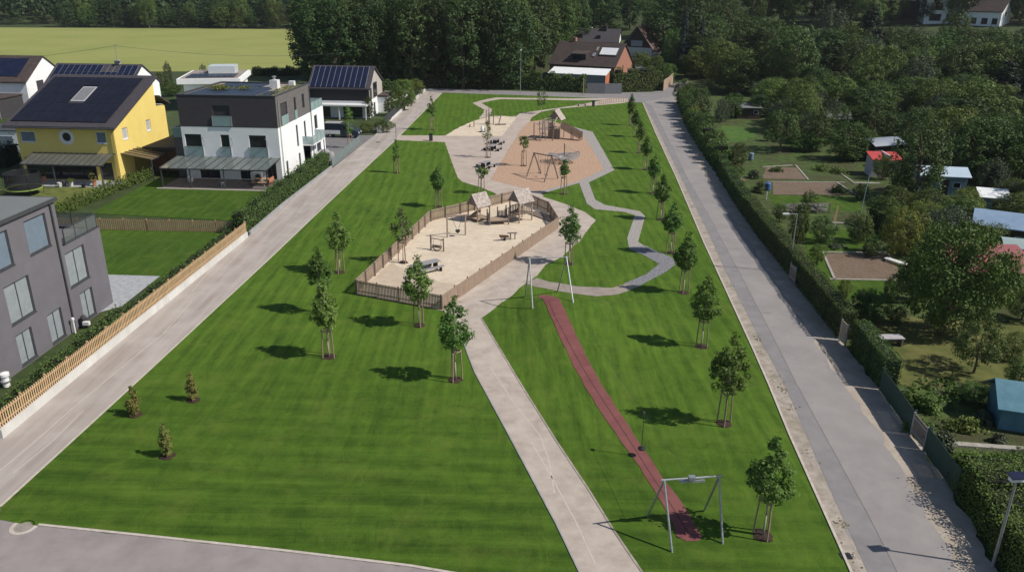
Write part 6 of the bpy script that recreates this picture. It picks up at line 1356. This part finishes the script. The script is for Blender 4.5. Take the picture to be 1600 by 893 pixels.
# ================================================================== LAMPS AND STREET THINGS
def lamp(label, px, py, ty, arm=0, h=None, z=None, head='arm', at_=None, rz=0):
    p = at_ or G(px, py); h = h or HT(p, ty); t = thing('street_lamp', label, 'street lamp', p, rz); MB().tube((0, 0, -.1), (0, 0, h), .07, .045, 8).build('pole', m_pole, t)
    if head == 'arm': MB().tube((0, 0, h-.03), (-arm, 0, h), .035).build('arm', m_pole, t); MB().box(-arm-.5, -.09, h-.06, -arm+.05, .09, h+.05).build('lamp_head', m_lampw, t)
    elif head == 'top': MB().lathe([(.07, h), (.2, h+.12), (.24, h+.26), (.06, h+.32)], 14).build('lamp_head', m_lampw, t)
    else:
        MB().hexa([(-.36, -.2, h-.02), (.3, -.2, h-.02), (.3, .2, h+.08), (-.36, .2, h+.08), (-.36, -.2, h+.02), (.3, -.2, h+.02), (.3, .2, h+.12), (-.36, .2, h+.12)]).build('solar_panel', m_pv, t); MB().box(-.3, -.12, h-.2, .3, .12, h-.03).build('lamp_head', m_lampw, t)
    return t
lamp('grey street lamp with short arm standing in the right road hedge', 1233, 424, 334, .75)
lamp('tall slim street lamp on the far lawn edge by the top road', 813, 146.5, 80, head='top')
b = P(485, 74, 8.5); lamp('street lamp rising behind the solar roofed house at the field', 0, 0, 0, .3, 8.5, at_=Vector((b.x, b.y, 0)))
b = P(1590, 744, 4.6); lamp('street lamp with small solar panel above the corner hedge', 0, 0, 0, 0, 4.6, at_=Vector((b.x, b.y, 0)), head='solar', rz=.1)
def polething(name, label, cat, px, py, h, r, mat, tilt=(0, 0), extra=None):
    p = G(px, py); t = thing(name, label, cat, p); MB().tube((0, 0, -.1), (tilt[0], tilt[1], h), r, r*.9).build('pole', mat, t)
    if extra: extra(t, h)
    return t
polething('tilted_pole', 'thin pale blue pole leaning over the middle allotment', 'pole', 1342, 344, 5.0, .035, M('pale blue pole', (.35, .45, .5), (.4, .5, .55), 2, .5), (.35, .1))
polething('sign_post', 'thin dark post at the lawn corner where the paved way meets the left lane', 'post', 619, 217, 2.0, .04, m_anth)
polething('wooden_post', 'wooden post at the end of the long dark hedge by the top road', 'post', 911, 149, 3.6, .09, m_woodg)
polething('white_post', 'thin white post on the small middle allotment lawn', 'post', 1301, 376, 1.9, .03, m_frame)
polething('marker_post', 'short white post in the corner of the soil beds by the hedge', 'post', 1197, 312, 1.0, .05, m_frame)
a = G(594.5, 207.5); t = thing('meter_cabinet', 'small white post box cabinet at the drive entrance', 'cabinet', a); MB().box(-.22, -.18, 0, .22, .18, 1.25).build('body', m_frame, t, bevel=.02); MB().box(-.55, -.1, .0, -.3, .1, 1.05).build('side_box', m_frame, t)
a = G(1173, 250); t = thing('water_barrel', 'upright blue grey barrel on the grass below the apple tree', 'barrel', a); MB().lathe([(.3, 0), (.36, .1), (.36, .95), (.3, 1.02), (.02, 1.02)], 18).build('body', M('blue grey plastic', (.13, .2, .3), (.17, .24, .34), 2, .5), t)
a = G(1199, 297); t = thing('water_barrel', 'bright blue barrel beside the middle soil bed', 'barrel', a); MB().lathe([(.3, 0), (.36, .1), (.36, .85), (.3, .92), (.02, .92)], 18).build('body', m_bluebar, t)
# wood rack
a = G(1217, 333); b_ = G(1293, 331); L = (b_-a).length; t = thing('wood_rack', 'long rack of grey stacked branches behind the road hedge', 'wood rack', a, math.atan2(b_.y-a.y, b_.x-a.x)); q = random.Random(4); m = MB()
for i in range(70): x = q.uniform(0, L-1.5); l = q.uniform(1.2, 2.6); z = q.uniform(.1, .95); m.tube((x, q.uniform(-.3, .3), z), (min(L, x+l), q.uniform(-.3, .3), z+q.uniform(-.25, .25)), .035, .025, 5)
m.build('branches', m_tgrey, t)
for i in range(5): MB().box(L*i/4-.05, -.4, 0, L*i/4+.05, -.3, 1.15).build('post', m_woodd, t)
m = MB(); m.beam((0, -.35, 1.1), (L, -.35, 1.1), .06, .1).beam((0, -.35, .4), (L, -.35, .4), .06, .1); m.build('rail', m_woodd, t)
a = G(1304, 347); t = thing('plank_board', 'tall yellowish board leaning upright beside the tilted pole', 'board', a); MB().hexa([(-.22, -.03, 0), (.1, -.03, 0), (.1, .03, 0), (-.22, .03, 0), (.0, -.03, 1.8), (.16, -.03, 1.8), (.16, .03, 1.8), (.0, .03, 1.8)]).build('board', m_fort, t); MB().box(-.4, -.5, 0, .9, -.2, .08).build('foot', m_plank, t)
a = G(1560, 462); t = thing('white_sheet', 'white sheet panel leaning beside the dull red roofed hut', 'panel', a, -.5); MB().hexa([(-1, -.5, .6), (1, -.5, .6), (1, -.45, .6), (-1, -.45, .6), (-1, .5, 1.2), (1, .5, 1.2), (1, .55, 1.2), (-1, .55, 1.2)]).build('sheet', m_wmetal, t)
for x in (-.8, .8): MB().tube((x, 0, 0), (x, 0, .85), .05).build('leg', m_woodd, t)
a = G(1412, 428); t = thing('white_bench', 'white slatted lounger lying beside the near soil bed', 'lounger', G(1400, 412), math.radians(-62)); m = MB()
for i in range(8): m.box(-1.1+i*.28, -.3, .25, -1.1+i*.28+.2, .3, .29)
m.build('slats', m_frame, t)
for x in (-.9, .9): MB().box(x-.04, -.28, 0, x+.04, .28, .25).build('leg', m_frame, t)
a = G(1388, 539); t = thing('garden_table', 'low pale table in the shade of the big leafy tree', 'table', a, .05); MB().box(-.9, -.4, .62, .9, .4, .68).build('tabletop', m_hut, t)
for x in (-.8, .8): MB().box(x-.05, -.3, 0, x+.05, .3, .62).build('leg', m_woodd, t)
# ---- parked van on the drive
a = G(507, 214); b_ = G(566, 213.5); L = 5.6; t = thing('delivery_van', 'dark blue van with pale cargo body parked on the drive by the lane', 'van', (a+b_)/2, math.radians(-4))
h = L/2
def side(pts, y0, y1, name, mat, par=None):
    n = len(pts); m = MB(); m.v = [(x, y0, z) for x, z in pts]+[(x, y1, z) for x, z in pts]; m.f = [tuple(range(n)), tuple(range(n, 2*n))[::-1]]+[(i, (i+1) % n, n+(i+1) % n, n+i) for i in range(n)]; return m.build(name, mat, par or t, bevel=.03)
bd = side([(-.2, .38), (h-.05, .38), (h, .65), (h-.1, 1.02), (h-.9, 1.32), (h-1.75, 2.12), (-.2, 2.2)], -.95, .95, 'body', m_navy)
MB().hexa([(h-.94, -.82, 1.335), (h-.94, .82, 1.335), (h-1.72, .74, 2.09), (h-1.72, -.74, 2.09), (h-.92, -.82, 1.35), (h-.92, .82, 1.35), (h-1.70, .74, 2.11), (h-1.70, -.74, 2.11)]).build('windscreen', m_glass, bd)
MB().hexa([(h-2.5, -.97, 1.3), (h-1.15, -.97, 1.3), (h-1.15, -.955, 1.3), (h-2.5, -.955, 1.3), (h-2.5, -.97, 1.95), (h-1.85, -.97, 1.95), (h-1.85, -.955, 1.95), (h-2.5, -.955, 1.95)]).build('side_window', m_glass, bd)
for y in (-.8, .55): MB().box(h-.12, y, .72, h+.0, y+.28, .95).build('headlight', m_lampw, bd)
MB().box(-h, -1.0, .62, -.25, 1.0, 1.2).build('cargo_body', m_frame, t); MB().box(-h+.02, -.98, 1.205, -.27, .98, 2.25).build('cargo_cover', m_navy, t); MB().box(-h-.02, -1.02, 2.255, -.23, 1.02, 2.33).build('cargo_roof', m_gconc, t)
for x in (-h+.9, h-.95):
    for y in (-.9, .7):
        wz = MB().tube((x, y, .34), (x, y+.2, .34), .34, .34, 20).build('wheel', m_tyre, t); MB().tube((x, y-.01, .34), (x, y+.21, .34), .19, .19, 14).build('rim', m_alu, wz)
for i, (px, py, lab) in enumerate(((508, 243, 'grey covered heap at the corner of the drive'), (517, 247, 'smaller grey covered object beside the heap at the drive corner'))):
    a = G(px, py); t = thing('covered_heap', lab, 'covered heap', a); MB().lathe([(.8-.2*i, 0), (.75-.2*i, .5), (.5-.1*i, .85), (.05, .95)], 14).build('cover', m_gconc, t)
# ================================================================== LIGHT, SKY, CAMERA
EL = math.radians(45); AZ = math.radians(13.5)      # sun to the right and a little behind the camera
sun = bpy.data.lights.new('sun', 'SUN'); sun.energy = 4.4; sun.angle = math.radians(.55); sun.color = (1, .94, .84); so = bpy.data.objects.new('sun', sun); COL.objects.link(so)
dirv = Vector((-math.cos(AZ)*math.cos(EL), math.sin(AZ)*math.cos(EL), -math.sin(EL))); so.rotation_euler = dirv.to_track_quat('-Z', 'Y').to_euler(); so.location = (60, -20, 80)
wld = bpy.data.worlds.new('World'); SC.world = wld; wld.use_nodes = True; nt = wld.node_tree; bg = nt.nodes['Background']; sky = nt.nodes.new('ShaderNodeTexSky'); sky.sky_type = 'NISHITA'; sky.sun_disc = False
sky.sun_elevation = EL; sky.sun_rotation = math.pi/2+AZ; sky.air_density = 1.0; sky.dust_density = .6; nt.links.new(sky.outputs[0], bg.inputs[0]); bg.inputs[1].default_value = .075
hz = MB().box(-640, -60, -1.5, 640, 1215, 150).build('haze', bpy.data.materials.new('haze air')); hm = hz.data.materials[0]; hm.use_nodes = True; hn = hm.node_tree; hn.nodes.remove(hn.nodes['Principled BSDF'])
pv = hn.nodes.new('ShaderNodeVolumePrincipled'); pv.inputs['Density'].default_value = .00009; pv.inputs['Color'].default_value = (.86, .92, 1, 1); pv.inputs['Anisotropy'].default_value = .2; hn.links.new(pv.outputs[0], hn.nodes['Material Output'].inputs['Volume']); tag(hz, kind='stuff')
cam = bpy.data.cameras.new('camera'); co = bpy.data.objects.new('camera', cam); COL.objects.link(co); cam.sensor_width = 36; cam.lens = 36*FOC/1600; cam.clip_end = 3000; cam.clip_start = .5
Rm = Matrix((RT, UP, -FW)).transposed(); co.matrix_world = Matrix.Translation(CAM) @ Rm.to_4x4(); SC.camera = co
SC.view_settings.view_transform = 'Standard'; SC.view_settings.look = 'None'; SC.view_settings.exposure = .12; SC.view_settings.gamma = 1; SC.view_settings.use_curve_mapping = False
SC.cycles.max_bounces = 6; SC.cycles.transparent_max_bounces = 12; SC.cycles.use_denoising = True
